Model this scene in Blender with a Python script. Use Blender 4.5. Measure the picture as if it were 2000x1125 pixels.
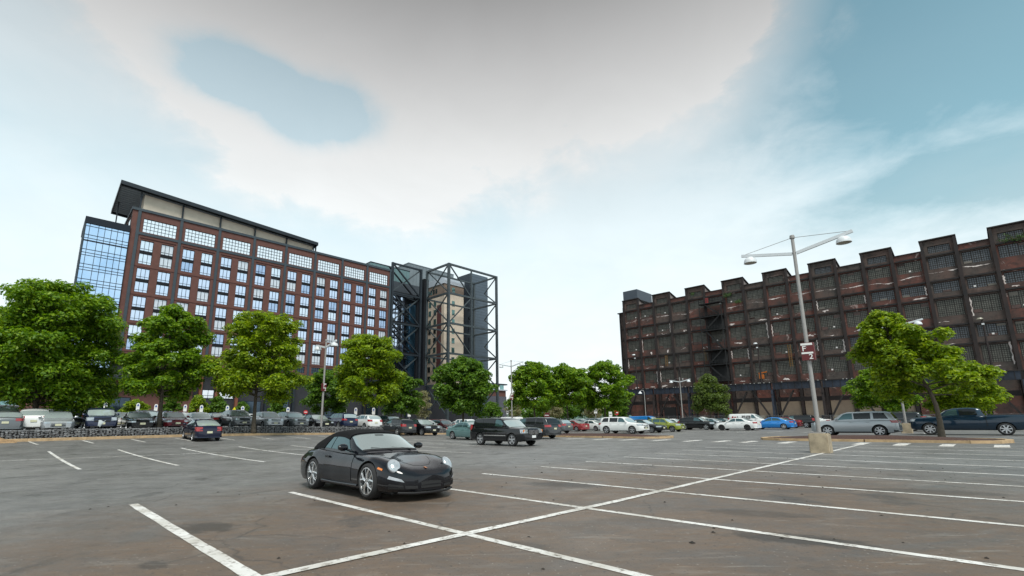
import bpy, bmesh, math, random
import numpy as np
from math import sin, cos, tan, atan2, asin, radians, degrees, pi, sqrt, hypot
from mathutils import Vector, Matrix

random.seed(7)
SC = bpy.context.scene
for o in list(bpy.data.objects):
    bpy.data.objects.remove(o)
COL = SC.collection

# ---------------------------------------------------------------- camera
PX, PY, FO, HOR = 925.0, 637.0, 926.0, 820.0      # the lens: principal point and focal length on a 2000 px wide frame
PITCH = math.atan((HOR - PY) / FO)
CAMZ = 1.5
cd = bpy.data.cameras.new('camera')
cam = bpy.data.objects.new('camera', cd); COL.objects.link(cam)
cd.sensor_width = 36.0; cd.lens = FO / 2000 * 36
cd.shift_x = (1000 - PX) / 2000; cd.shift_y = (PY - 562.5) / 2000
cd.clip_start = 0.1; cd.clip_end = 12000
cam.location = (0, 0, CAMZ); cam.rotation_euler = (pi / 2 + PITCH, 0, 0)
SC.camera = cam

# ---------------------------------------------------------------- sky
SUN_EL, SUN_AZ = radians(58), radians(168)        # sun behind thin cloud, behind the camera
wd = bpy.data.worlds.new('World'); SC.world = wd; wd.use_nodes = True
nt = wd.node_tree; nt.nodes.clear()
def wn(t, **k):
    n = nt.nodes.new(t)
    for a, b in k.items(): setattr(n, a, b)
    return n
def wl(a, b): nt.links.new(a, b)
def wmath(op, a, b=None, clamp=False):
    n = wn('ShaderNodeMath', operation=op, use_clamp=clamp)
    for i, x in enumerate((a, b)):
        if x is None: continue
        if isinstance(x, (int, float)): n.inputs[i].default_value = x
        else: wl(x, n.inputs[i])
    return n.outputs[0]
sky = wn('ShaderNodeTexSky', sky_type='NISHITA', sun_disc=False, sun_elevation=SUN_EL,
         sun_rotation=SUN_AZ, air_density=1.0, dust_density=1.2, ozone_density=2.0)
tc = wn('ShaderNodeTexCoord')
sep = wn('ShaderNodeSeparateXYZ'); wl(tc.outputs['Generated'], sep.inputs[0])
zc = wmath('MAXIMUM', sep.outputs[2], 0.0)
den = wmath('ADD', zc, 0.22)
cx_ = wmath('DIVIDE', sep.outputs[0], den); cy_ = wmath('DIVIDE', sep.outputs[1], den)   # a flat cloud deck seen in perspective
cmb = wn('ShaderNodeCombineXYZ'); wl(cx_, cmb.inputs[0]); wl(cy_, cmb.inputs[1])
def noise(scale, detail, rough, off, dist=0.0):
    mp = wn('ShaderNodeMapping'); wl(cmb.outputs[0], mp.inputs[0]); mp.inputs[1].default_value = off
    n = wn('ShaderNodeTexNoise'); wl(mp.outputs[0], n.inputs['Vector'])
    n.inputs['Scale'].default_value = scale; n.inputs['Detail'].default_value = detail
    n.inputs['Roughness'].default_value = rough; n.inputs['Distortion'].default_value = dist
    return n.outputs['Fac']
nA = noise(1.1, 6, 0.55, (3.1, 1.7, 0.4), 0.4)
nC = noise(5.5, 9, 0.62, (1.0, 5.2, 2.0), 0.3)
nB = noise(3.4, 7, 0.6, (7.0, 2.2, 1.0), 0.6)
az = wmath('ARCTAN2', sep.outputs[0], sep.outputs[1]); el = wmath('ARCSINE', sep.outputs[2])
def ellipse(a0, e0, ra, re):                      # one bank of cloud, or one gap, of the deck: 1 inside, 0 outside
    da = wmath('DIVIDE', wmath('SUBTRACT', az, radians(a0)), radians(ra))
    de = wmath('DIVIDE', wmath('SUBTRACT', el, radians(e0)), radians(re))
    r = wmath('SQRT', wmath('ADD', wmath('MULTIPLY', da, da), wmath('MULTIPLY', de, de)))
    r = wmath('ADD', r, wmath('MULTIPLY', wmath('SUBTRACT', nC, 0.5), 0.85))
    r = wmath('ADD', r, wmath('MULTIPLY', wmath('SUBTRACT', nA, 0.5), 1.3))
    return wmath('SUBTRACT', 1.0, wmath('SMOOTH_MIN', 1.0, r), True)
SKYSPOTS = {'bank': [(-8, 44, 33, 14), (-14, 32, 21, 9), (18, 45, 19, 12.5)], 'gap': [(-28, 35.0, 8.0, 3.0), (-20.5, 33.6, 8.0, 3.6)], 'right': [(54, 33, 24, 17), (49, 20, 15, 4.5)]}
def spots(lst, gain=3.2):
    s = None
    for q in lst:
        e = wmath('MULTIPLY', ellipse(*q), gain, True)
        s = e if s is None else wmath('MAXIMUM', s, e)
    return s
bank = spots(SKYSPOTS['bank'], 16.0); gap = spots(SKYSPOTS['gap'], 5.0); right = spots(SKYSPOTS['right'], 1.8)
thin = wmath('MULTIPLY', wmath('SUBTRACT', nA, 0.46), 1.8, True)      # thinner places of the deck, all round
veil = wmath('ADD', wmath('ADD', 0.20, wmath('MULTIPLY', thin, 0.30)), wmath('MULTIPLY', right, 0.45), True)
clear = wmath('MULTIPLY', veil, wmath('SUBTRACT', 1.0, bank))
clear = wmath('MAXIMUM', clear, wmath('MULTIPLY', gap, 0.34))
clear = wmath('MULTIPLY', clear, wmath('MULTIPLY', wmath('SUBTRACT', el, 0.05), 2.6, True))
skm = wn('ShaderNodeMixRGB', blend_type='MULTIPLY'); skm.inputs[0].default_value = 1
wl(sky.outputs[0], skm.inputs[1]); skm.inputs[2].default_value = (0.034, 0.112, 0.090, 1)     # the clear sky, slightly cyan
# cloud brightness: bright haze low down, grey undersides overhead
ramp = wn('ShaderNodeValToRGB'); wl(wmath('DIVIDE', el, pi / 2, True), ramp.inputs[0])
cr = ramp.color_ramp
STOPS = [(0.0, (0.404, 0.427, 0.436)), (0.13, (0.404, 0.427, 0.436)), (0.24, (0.398, 0.415, 0.418)), (0.34, (0.328, 0.333, 0.333)), (0.43, (0.231, 0.232, 0.232)), (0.52, (0.132, 0.132, 0.132)), (1.0, (0.146, 0.146, 0.146))]
cr.elements[0].position = 0; cr.elements[0].color = STOPS[0][1] + (1,)
cr.elements[1].position = 1; cr.elements[1].color = STOPS[-1][1] + (1,)
for p_, c_ in STOPS[1:-1]:
    e_ = cr.elements.new(p_); e_.color = c_ + (1,)
puff = wn('ShaderNodeMixRGB', blend_type='MULTIPLY'); wl(ramp.outputs[0], puff.inputs[1]); puff.inputs[0].default_value = 1
pv = wmath('ADD', 0.93, wmath('MULTIPLY', nB, 0.14)); pc = wn('ShaderNodeCombineXYZ')
for i in range(3): wl(pv, pc.inputs[i])
wl(pc.outputs[0], puff.inputs[2])
mixs = wn('ShaderNodeMixRGB'); wl(clear, mixs.inputs[0]); wl(puff.outputs[0], mixs.inputs[1]); wl(skm.outputs[0], mixs.inputs[2])
thick = wmath('SUBTRACT', 1.0, wmath('MULTIPLY', wmath('MULTIPLY', right, wmath('SUBTRACT', 1.0, bank)), 0.28))      # a heavier, darker veil on that side
vm = wn('ShaderNodeVectorMath', operation='SCALE'); wl(mixs.outputs[0], vm.inputs[0]); wl(thick, vm.inputs['Scale'])
bg = wn('ShaderNodeBackground'); wl(vm.outputs[0], bg.inputs[0]); bg.inputs[1].default_value = 1.0
wo = wn('ShaderNodeOutputWorld'); wl(bg.outputs[0], wo.inputs[0])

# ---------------------------------------------------------------- sun, exposure
sl = bpy.data.lights.new('sun', 'SUN'); sl.energy = 1.5; sl.angle = radians(22); sl.color = (1.0, 0.965, 0.91)
sun = bpy.data.objects.new('sun', sl); COL.objects.link(sun)
sd = Vector((sin(SUN_AZ) * cos(SUN_EL), cos(SUN_AZ) * cos(SUN_EL), sin(SUN_EL)))
sun.rotation_euler = sd.to_track_quat('Z', 'Y').to_euler(); sun.location = sd * 200
vs = SC.view_settings; vs.view_transform = 'Standard'; vs.look = 'None'; vs.exposure = 1.3; vs.gamma = 1.0; vs.use_curve_mapping = False
SC.cycles.use_denoising = True
SC.cycles.max_bounces = 6; SC.cycles.diffuse_bounces = 3; SC.cycles.glossy_bounces = 3; SC.cycles.transparent_max_bounces = 4

# ---------------------------------------------------------------- directions of the lot and of the buildings
AA, AB = radians(47.5), radians(-42.5)
A = Vector((sin(AA), cos(AA), 0)); B = Vector((sin(AB), cos(AB), 0))
def ab(a, b, z=None):
    p = A * a + B * b
    p.z = gz(p.x, p.y) if z is None else z
    return p
def smooth(x, a, b):
    t = min(1.0, max(0.0, (x - a) / (b - a))); return t * t * (3 - 2 * t)
def gz(x, y):                                     # height of the lot: it falls gently to a valley and rises to the right
    a = x * A.x + y * A.y; b = x * B.x + y * B.y
    a2 = min(110, max(-20, a)); b2 = min(45, max(-25, b))
    return .0097 * a2 - .0138 * b2 + .0012 * max(0, b2 - 18) ** 2 * (1 - smooth(a, 8, 45))
TERR = 0.40
def tz(x, y): return gz(x, y) + TERR              # the upper lot behind the gabion wall
def ray(u, v):
    x = (u - PX) / FO; y = (PY - v) / FO
    return Vector((x, cos(PITCH) - y * sin(PITCH), sin(PITCH) + y * cos(PITCH)))
def gpt(u, v, lift=0.0):                          # where a line of sight meets the lot
    d = ray(u, v); t = 1.0
    while t < 600:
        p = d * t
        if p.z + CAMZ < gz(p.x, p.y): break
        t *= 1.01
    lo, hi = t / 1.01, t
    for _ in range(25):
        m = (lo + hi) / 2; p = d * m
        if p.z + CAMZ < gz(p.x, p.y): hi = m
        else: lo = m
    return Vector((p.x, p.y, gz(p.x, p.y) + lift))
def at(u, v, Y):
    d = ray(u, v); d = d * (Y / d.y); return Vector((d.x, d.y, d.z + CAMZ))
def xy(u, Y, v=820):                              # ground position of a column of the picture at a depth
    d = ray(u, v); d = d * (Y / d.y); return d.x, d.y
def zat(x, y, v):                                 # the height above x, y that is seen at row v
    lo, hi = -50.0, 400.0
    for _ in range(50):
        m = (lo + hi) / 2
        dep = y * cos(PITCH) + (m - CAMZ) * sin(PITCH); up = -y * sin(PITCH) + (m - CAMZ) * cos(PITCH)
        if PY - FO * up / dep > v: lo = m
        else: hi = m
    return lo

# ---------------------------------------------------------------- materials
MATS = {}
def mat(name, col=(.5, .5, .5), rough=.6, metal=0.0, coat=0.0, spec=.5, var=0.0, vscale=3.0, bump=0.0, bscale=40.0, col2=None, obj_coords=True, emit=0, sheen=0, alpha=1, trans=0):
    if name in MATS: return MATS[name]
    m = bpy.data.materials.new(name); m.use_nodes = True; MATS[name] = m
    t = m.node_tree; p = t.nodes['Principled BSDF']
    p.inputs['Base Color'].default_value = (*col, 1); p.inputs['Roughness'].default_value = rough
    p.inputs['Metallic'].default_value = metal; p.inputs['Coat Weight'].default_value = coat
    p.inputs['Coat Roughness'].default_value = 0.05; p.inputs['Specular IOR Level'].default_value = spec
    if var or bump or col2:
        g = t.nodes.new('ShaderNodeTexCoord')
        n = t.nodes.new('ShaderNodeTexNoise'); n.inputs['Scale'].default_value = vscale; n.inputs['Detail'].default_value = 8; n.inputs['Roughness'].default_value = .65
        t.links.new(g.outputs['Object'], n.inputs['Vector'])
        r = t.nodes.new('ShaderNodeValToRGB'); t.links.new(n.outputs['Fac'], r.inputs[0])
        lo = tuple(c * (1 - var) for c in col) if col2 is None else col
        hi = tuple(min(1, c * (1 + var)) for c in col) if col2 is None else col2
        r.color_ramp.elements[0].position = .33; r.color_ramp.elements[1].position = .68
        r.color_ramp.elements[0].color = (*lo, 1); r.color_ramp.elements[1].color = (*hi, 1)
        t.links.new(r.outputs[0], p.inputs['Base Color'])
        if bump:
            n2 = t.nodes.new('ShaderNodeTexNoise'); n2.inputs['Scale'].default_value = bscale; n2.inputs['Detail'].default_value = 6
            t.links.new(g.outputs['Object'], n2.inputs['Vector'])
            b = t.nodes.new('ShaderNodeBump'); b.inputs['Strength'].default_value = bump; b.inputs['Distance'].default_value = .02
            t.links.new(n2.outputs['Fac'], b.inputs['Height']); t.links.new(b.outputs[0], p.inputs['Normal'])
    return m

# ---------------------------------------------------------------- mesh helpers
class MB:
    def __init__(s): s.v = []; s.f = []
    def quad(s, *p):
        n = len(s.v); s.v += [tuple(q) for q in p]; s.f.append(tuple(range(n, n + len(p)))); return s
    def box(s, x0, x1, y0, y1, z0, z1):
        n = len(s.v)
        s.v += [(x0, y0, z0), (x1, y0, z0), (x1, y1, z0), (x0, y1, z0), (x0, y0, z1), (x1, y0, z1), (x1, y1, z1), (x0, y1, z1)]
        for f in ((0, 3, 2, 1), (4, 5, 6, 7), (0, 1, 5, 4), (1, 2, 6, 5), (2, 3, 7, 6), (3, 0, 4, 7)): s.f.append(tuple(n + i for i in f))
        return s
    def hexa(s, p):                               # 8 corners: bottom ring then top ring
        n = len(s.v); s.v += [tuple(q) for q in p]
        for f in ((0, 3, 2, 1), (4, 5, 6, 7), (0, 1, 5, 4), (1, 2, 6, 5), (2, 3, 7, 6), (3, 0, 4, 7)): s.f.append(tuple(n + i for i in f))
        return s
    def beam(s, p, q, w, h=None):
        h = w if h is None else h
        p = Vector(p); q = Vector(q); d = (q - p).normalized()
        up = Vector((0, 0, 1)) if abs(d.z) < .95 else Vector((0, 1, 0))
        x = d.cross(up).normalized() * (w / 2); y = x.cross(d).normalized() * (h / 2)
        return s.hexa([p - x - y, p + x - y, q + x - y, q - x - y, p - x + y, p + x + y, q + x + y, q - x + y])
    def tube(s, pts, rad, n=8, cap=True):
        pts = [Vector(p) for p in pts]; base = len(s.v)
        if isinstance(rad, (int, float)): rad = [rad] * len(pts)
        up = Vector((.3, .2, 1)).normalized()
        for i, p in enumerate(pts):
            d = (pts[min(i + 1, len(pts) - 1)] - pts[max(i - 1, 0)]).normalized()
            u = up if abs(d.dot(up)) < .95 else Vector((1, 0, 0))
            x = d.cross(u).normalized(); y = d.cross(x)
            for k in range(n):
                a = 2 * pi * k / n; s.v.append(tuple(p + (x * cos(a) + y * sin(a)) * rad[i]))
        for i in range(len(pts) - 1):
            for k in range(n):
                a = base + i * n + k; b = base + i * n + (k + 1) % n
                s.f.append((a, b, b + n, a + n))
        if cap:
            s.f.append(tuple(base + k for k in reversed(range(n)))); e = base + (len(pts) - 1) * n
            s.f.append(tuple(e + k for k in range(n)))
        return s
    def grid(s, fn, nu, nv, flip=False):
        base = len(s.v)
        for i in range(nu + 1):
            for j in range(nv + 1): s.v.append(tuple(fn(i / nu, j / nv)))
        for i in range(nu):
            for j in range(nv):
                a = base + i * (nv + 1) + j; q = (a, a + nv + 1, a + nv + 2, a + 1)
                s.f.append(q[::-1] if flip else q)
        return s
    def lathe(s, prof, n=20, axis='z', c=(0, 0, 0), close=False):
        base = len(s.v)
        for k in range(n):
            a = 2 * pi * k / n
            for r, h in prof:
                if axis == 'z': p = (r * cos(a), r * sin(a), h)
                else: p = (r * cos(a), h, r * sin(a))
                s.v.append((p[0] + c[0], p[1] + c[1], p[2] + c[2]))
        m = len(prof)
        for k in range(n):
            for i in range(m - 1 + (1 if close else 0)):
                a = base + k * m + i; b = base + ((k + 1) % n) * m + i
                a2 = base + k * m + (i + 1) % m; b2 = base + ((k + 1) % n) * m + (i + 1) % m
                s.f.append((a, b, b2, a2))
        return s
    def mesh(s, name, smooth=None):
        me = bpy.data.meshes.new(name); me.from_pydata(s.v, [], s.f)
        bm = bmesh.new(); bm.from_mesh(me); bmesh.ops.recalc_face_normals(bm, faces=bm.faces); bm.to_mesh(me); bm.free()
        if smooth is not None:
            me.polygons.foreach_set('use_smooth', [True] * len(me.polygons)); me.set_sharp_from_angle(angle=radians(smooth))
        return me
    def build(s, name, m=None, parent=None, smooth=None, loc=None, rz=0):
        return place(s.mesh(name, smooth), name, m, parent, loc, rz)
def place(me, name, m=None, parent=None, loc=None, rz=0):
    o = bpy.data.objects.new(name, me); COL.objects.link(o)
    if m is not None:
        if not me.materials: me.materials.append(m)
        elif me.materials[0] is not m:
            o.material_slots[0].link = 'OBJECT'; o.material_slots[0].material = m
    if parent is not None: o.parent = parent
    if loc is not None: o.location = loc
    o.rotation_euler = (0, 0, rz)
    return o
def tag(o, label=None, cat=None, group=None, kind=None):
    if label: o['label'] = label
    if cat: o['category'] = cat
    if group: o['group'] = group
    if kind: o['kind'] = kind
    return o
def thing(name, label, cat, loc=(0, 0, 0), rz=0, group=None):
    o = bpy.data.objects.new(name, None); COL.objects.link(o); o.empty_display_size = .3
    o.location = loc; o.rotation_euler = (0, 0, rz)
    return tag(o, label, cat, group)
# ================================================================ the ground
def asphalt_material():
    m = bpy.data.materials.new('asphalt'); m.use_nodes = True; t = m.node_tree; p = t.nodes['Principled BSDF']
    N = lambda ty, **k: [t.nodes.new(ty)] and t.nodes[-1]
    def new(ty): return t.nodes.new(ty)
    L = t.links.new
    g = new('ShaderNodeTexCoord')
    def noi(scale, det=6, ro=.6, dist=0, sc=None):
        n = new('ShaderNodeTexNoise'); n.inputs['Scale'].default_value = scale; n.inputs['Detail'].default_value = det
        n.inputs['Roughness'].default_value = ro; n.inputs['Distortion'].default_value = dist
        if sc:
            mp = new('ShaderNodeMapping'); mp.inputs['Scale'].default_value = sc; mp.inputs['Rotation'].default_value = (0, 0, AB)
            L(g.outputs['Object'], mp.inputs[0]); L(mp.outputs[0], n.inputs['Vector'])
        else: L(g.outputs['Object'], n.inputs['Vector'])
        return n.outputs['Fac']
    def ramp(f, a, b, ca=(0, 0, 0), cb=(1, 1, 1)):
        r = new('ShaderNodeValToRGB'); r.color_ramp.elements[0].position = a; r.color_ramp.elements[1].position = b
        r.color_ramp.elements[0].color = (*ca, 1); r.color_ramp.elements[1].color = (*cb, 1); L(f, r.inputs[0]); return r.outputs[0]
    def mix(f, c1, c2, ty='MIX'):
        x = new('ShaderNodeMixRGB'); x.blend_type = ty
        for i, q in enumerate((f, c1, c2)):
            if isinstance(q, (int, float)): x.inputs[i].default_value = q
            elif isinstance(q, tuple): x.inputs[i].default_value = (*q, 1)
            else: L(q, x.inputs[i])
        return x.outputs[0]
    def mth(op, a, b):
        n = new('ShaderNodeMath'); n.operation = op; n.use_clamp = True
        for i, q in enumerate((a, b)):
            if isinstance(q, (int, float)): n.inputs[i].default_value = q
            else: L(q, n.inputs[i])
        return n.outputs[0]
    base = ramp(noi(.35, 8, .65), .3, .7, (.105, .103, .101), (.200, .195, .191))
    base = mix(.8, base, ramp(noi(2.6, 8, .7), .32, .68, (.72, .72, .72), (1.25, 1.25, 1.25)), 'MULTIPLY')
    grain = ramp(noi(60, 4, .8), .30, .72, (.55, .55, .55), (1.4, 1.4, 1.38))
    col = mix(.55, base, grain, 'MULTIPLY')
    # pale aggregate specks and dark pits
    col = mix(mth('MULTIPLY', ramp(noi(150, 2, .7), .66, .74), .45), col, (.30, .28, .26))
    # tan grit that has washed over the near stalls, in streaks along the falls of the lot
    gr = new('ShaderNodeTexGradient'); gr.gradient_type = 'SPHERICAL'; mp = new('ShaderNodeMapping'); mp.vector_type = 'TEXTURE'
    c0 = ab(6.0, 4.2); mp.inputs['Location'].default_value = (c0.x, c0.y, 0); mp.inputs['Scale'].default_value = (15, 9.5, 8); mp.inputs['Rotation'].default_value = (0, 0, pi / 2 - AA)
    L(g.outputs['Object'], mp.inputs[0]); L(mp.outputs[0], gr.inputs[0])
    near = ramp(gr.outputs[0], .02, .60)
    streak = ramp(noi(.55, 8, .68, .8, (1.0, 2.2, 1)), .30, .56)
    fine = ramp(noi(4.5, 8, .72, .5, (1.0, 2.5, 1)), .34, .68)
    grit = mth('MULTIPLY', mth('MULTIPLY', streak, mth('ADD', mth('MULTIPLY', near, .95), .10)), mth('ADD', mth('MULTIPLY', fine, .60), .40))
    col = mix(mth('MULTIPLY', near, .68), col, (.070, .054, .043))  # brown dirt, plus vignette darkening of the near lot painted into the colour
    col = mix(mth('MULTIPLY', grit, .80), col, (.160, .098, .056))
    pale = mth('MULTIPLY', ramp(noi(.9, 7, .7, .4, (1, 2.6, 1)), .56, .74), .45)
    col = mix(pale, col, (.27, .245, .22))
    # scuffs and scratches, and crumbs of loose stone
    for rot_, k_ in ((.4, 1.0), (1.5, .8), (2.3, .7)):
        mp2 = new('ShaderNodeMapping'); mp2.inputs['Rotation'].default_value = (0, 0, rot_); mp2.inputs['Scale'].default_value = (.55, 9, 1); L(g.outputs['Object'], mp2.inputs[0])
        n3 = new('ShaderNodeTexNoise'); n3.inputs['Scale'].default_value = 1.3; n3.inputs['Detail'].default_value = 5; n3.inputs['Roughness'].default_value = .6; n3.inputs['Distortion'].default_value = 1.2; L(mp2.outputs[0], n3.inputs['Vector'])
        col = mix(mth('MULTIPLY', ramp(n3.outputs['Fac'], .655, .70), .42 * k_), col, (.30, .275, .245))
    for sc_, c_, th in ((9, (.035, .032, .030), .13), (14, (.33, .30, .27), .12), (26, (.03, .028, .026), .2)):
        vv = new('ShaderNodeTexVoronoi'); vv.inputs['Scale'].default_value = sc_; L(g.outputs['Object'], vv.inputs['Vector'])
        sx = new('ShaderNodeSeparateXYZ'); L(vv.outputs['Color'], sx.inputs[0])
        dot = mth('MULTIPLY', ramp(vv.outputs['Distance'], th * .7, th * 1.5, (1, 1, 1), (0, 0, 0)), ramp(sx.outputs[0], .62, .66))
        col = mix(mth('MULTIPLY', dot, .75), col, c_)
    # rubber and oil: dark patches
    oil = mth('MULTIPLY', ramp(noi(.42, 6, .62, .6, (1.6, 1, 1)), .585, .66), ramp(noi(7, 5, .7), .30, .6))
    col = mix(mth('MULTIPLY', oil, .75), col, (.040, .037, .034))
    for u_, v_, ra, rb, k_ in ((405, 1030, .50, .34, .85), (1555, 1053, .75, .30, .95), (1100, 947, 1.0, .45, .8), (1030, 1066, .30, .16, .6), (300, 1104, .22, .12, .7), (1480, 1003, .8, .3, .6), (640, 985, .45, .3, .5), (1800, 960, 1.3, .4, .5)):
        c1 = gpt(u_, v_); m4 = new('ShaderNodeMapping'); m4.vector_type = 'TEXTURE'; m4.inputs['Location'].default_value = (c1.x, c1.y, 0); m4.inputs['Scale'].default_value = (ra * 1.5, rb * 1.5, 6); m4.inputs['Rotation'].default_value = (0, 0, -.45)
        L(g.outputs['Object'], m4.inputs[0]); g4 = new('ShaderNodeTexGradient'); g4.gradient_type = 'SPHERICAL'; L(m4.outputs[0], g4.inputs[0])
        sm_ = new('ShaderNodeMath'); sm_.operation = 'ADD'; L(g4.outputs[0], sm_.inputs[0]); w4 = new('ShaderNodeMath'); w4.operation = 'MULTIPLY_ADD'; w4.inputs[1].default_value = 1.3; w4.inputs[2].default_value = -.65; L(noi(5.0, 7, .75), w4.inputs[0]); L(w4.outputs[0], sm_.inputs[1])
        col = mix(mth('MULTIPLY', ramp(sm_.outputs[0], .22, .5), .8 * k_), col, (.030, .026, .022))
    rust = mth('MULTIPLY', ramp(noi(.8, 6, .7, .7), .63, .72), near)
    col = mix(mth('MULTIPLY', rust, .55), col, (.13, .062, .030))
    # cracks
    wob = new('ShaderNodeMixRGB'); wob.blend_type = 'ADD'; wob.inputs[0].default_value = .9
    L(g.outputs['Object'], wob.inputs[1]); nn = new('ShaderNodeTexNoise'); nn.inputs['Scale'].default_value = .8; nn.inputs['Detail'].default_value = 6; L(g.outputs['Object'], nn.inputs['Vector']); L(nn.outputs['Color'], wob.inputs[2])
    vo = new('ShaderNodeTexVoronoi'); vo.feature = 'DISTANCE_TO_EDGE'; vo.inputs['Scale'].default_value = .22; L(wob.outputs[0], vo.inputs['Vector'])
    crack = mth('MULTIPLY', ramp(vo.outputs['Distance'], 0.0, .006, (1, 1, 1), (0, 0, 0)), ramp(noi(.5, 4), .46, .56))
    col = mix(mth('MULTIPLY', crack, .6), col, (.03, .028, .026))
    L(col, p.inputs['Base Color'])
    rr = ramp(noi(1.2, 6), .3, .7, (.42, .42, .42), (.62, .62, .62)); L(rr, p.inputs['Roughness'])
    p.inputs['Specular IOR Level'].default_value = .5
    b = new('ShaderNodeBump'); b.inputs['Strength'].default_value = .4; b.inputs['Distance'].default_value = .010
    h = mix(.5, noi(75, 4, .8), noi(9, 6, .7)); hh = mix(mth('MULTIPLY', crack, 1.0), h, (0.0, 0.0, 0.0)); L(hh, b.inputs['Height']); L(b.outputs[0], p.inputs['Normal'])
    return m
ASPH = asphalt_material()
def knots(lo, hi, step, far):
    k = []; x = lo
    while x < hi: k.append(x); x += step
    k.append(hi)
    return [-far, -far / 3, -150, -70] + k + [hi + 40, hi + 120, far / 3, far]
ga = knots(-30, 116, 2.0, 4500); gb = knots(-30, 60, 1.5, 4500)
gm = MB()
for a in ga:
    for b in gb:
        q = A * a + B * b; gm.v.append((q.x, q.y, gz(q.x, q.y)))
for i in range(len(ga) - 1):
    for j in range(len(gb) - 1):
        n = i * len(gb) + j; gm.f.append((n, n + len(gb), n + len(gb) + 1, n + 1))
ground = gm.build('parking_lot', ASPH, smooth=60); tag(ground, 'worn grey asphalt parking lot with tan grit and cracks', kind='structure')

# ---- painted markings: sheets 4 mm above the asphalt
def paint_material():
    m = bpy.data.materials.new('road_paint'); m.use_nodes = True; t = m.node_tree; p = t.nodes['Principled BSDF']; L = t.links.new
    g = t.nodes.new('ShaderNodeTexCoord')
    n = t.nodes.new('ShaderNodeTexNoise'); n.inputs['Scale'].default_value = 9; n.inputs['Detail'].default_value = 9; n.inputs['Roughness'].default_value = .72; L(g.outputs['Object'], n.inputs['Vector'])
    r = t.nodes.new('ShaderNodeValToRGB'); r.color_ramp.elements[0].position = .37; r.color_ramp.elements[1].position = .49
    r.color_ramp.elements[0].color = (.20, .175, .15, 1); r.color_ramp.elements[1].color = (.60, .585, .565, 1); L(n.outputs['Fac'], r.inputs[0])
    n2 = t.nodes.new('ShaderNodeTexNoise'); n2.inputs['Scale'].default_value = 1.1; n2.inputs['Detail'].default_value = 6; L(g.outputs['Object'], n2.inputs['Vector'])
    r2 = t.nodes.new('ShaderNodeValToRGB'); r2.color_ramp.elements[0].position = .35; r2.color_ramp.elements[1].position = .6
    r2.color_ramp.elements[0].color = (.78, .75, .70, 1); r2.color_ramp.elements[1].color = (1.15, 1.15, 1.15, 1); L(n2.outputs['Fac'], r2.inputs[0])
    x = t.nodes.new('ShaderNodeMixRGB'); x.blend_type = 'MULTIPLY'; x.inputs[0].default_value = 1; L(r.outputs[0], x.inputs[1]); L(r2.outputs[0], x.inputs[2]); L(x.outputs[0], p.inputs['Base Color'])
    p.inputs['Roughness'].default_value = .7; return m
PAINT = paint_material()
rnd = random.Random(11)
def mark(p, q, w=.13, name='parking_line', lift=.005):       # p, q = (a, b)
    mb = MB(); d = Vector((q[0] - p[0], q[1] - p[1])); L_ = d.length; d /= L_; nrm = Vector((-d.y, d.x))
    n = max(2, int(L_ / .35)); rows = []
    for i in range(n + 1):
        c = Vector(p) + d * (L_ * i / n); row = []
        for s in (-1, 1):
            e = c + nrm * s * (w / 2 + rnd.uniform(-.008, .006)); row.append(ab(e.x, e.y) + Vector((0, 0, lift)))
        rows.append(row)
    for i in range(n): mb.quad(rows[i][0], rows[i + 1][0], rows[i + 1][1], rows[i][1])
    return mb.build(name, PAINT, ground)
def toab(p): return (p.x * A.x + p.y * A.y, p.x * B.x + p.y * B.y)
mark((1.75, 5.22), (8.0, 5.05), .15, lift=.009); mark((8.0, 5.05), (33.3, 5.1), .14, lift=.009)   # the line along the middle of the near double row
mark((1.72, 11.9), (1.86, 5.1), .16)
STALL = [4.60, 7.30, 10.02, 12.70, 15.25, 17.9, 20.5, 23.2, 25.9, 28.6, 31.2]
for i, a in enumerate(STALL):
    mark((a - .05, 11.1 if i == 0 else 10.5), (a, -.45 if i else -2.0), .135)
# the double row in the middle distance and the stubs by the gabion wall
mark((-8, 30.9), (22, 25.2), .11, lift=.009)
for i in range(6): mark((.92 + 2.9 * i, 34.4 - .85 * i), (1.55 + 2.9 * i, 22.9 - 1.05 * i), .13)
for i in range(-1, 9): mark((.1 + 2.66 * i, 42.3 - .25 * i), (.5 + 2.66 * i, 39.7 - .45 * i), .13)
for i in range(6): mark((18.0 + 2.75 * i, 33.0), (18.0 + 2.75 * i, 22.0), .12)
# bars in front of the islands
for u, v in [(1135, 856), (1190, 857), (1240, 858), (1296, 859.5), (1352, 861), (1410, 862), (1468, 862.3), (1540, 864), (1680, 867.5), (1762, 868), (1852, 869), (1957, 871.5)]:
    a, b = toab(gpt(u, v)); mark((31.6, b), (34.0, b), .50, 'painted_bar', .012 if abs(u - 1680) < 2 else .005)
for i in range(14): mark((52 + 2.8 * i * .0 + 0, 40 - 2.75 * i), (57, 40 - 2.75 * i), .11)

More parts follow.
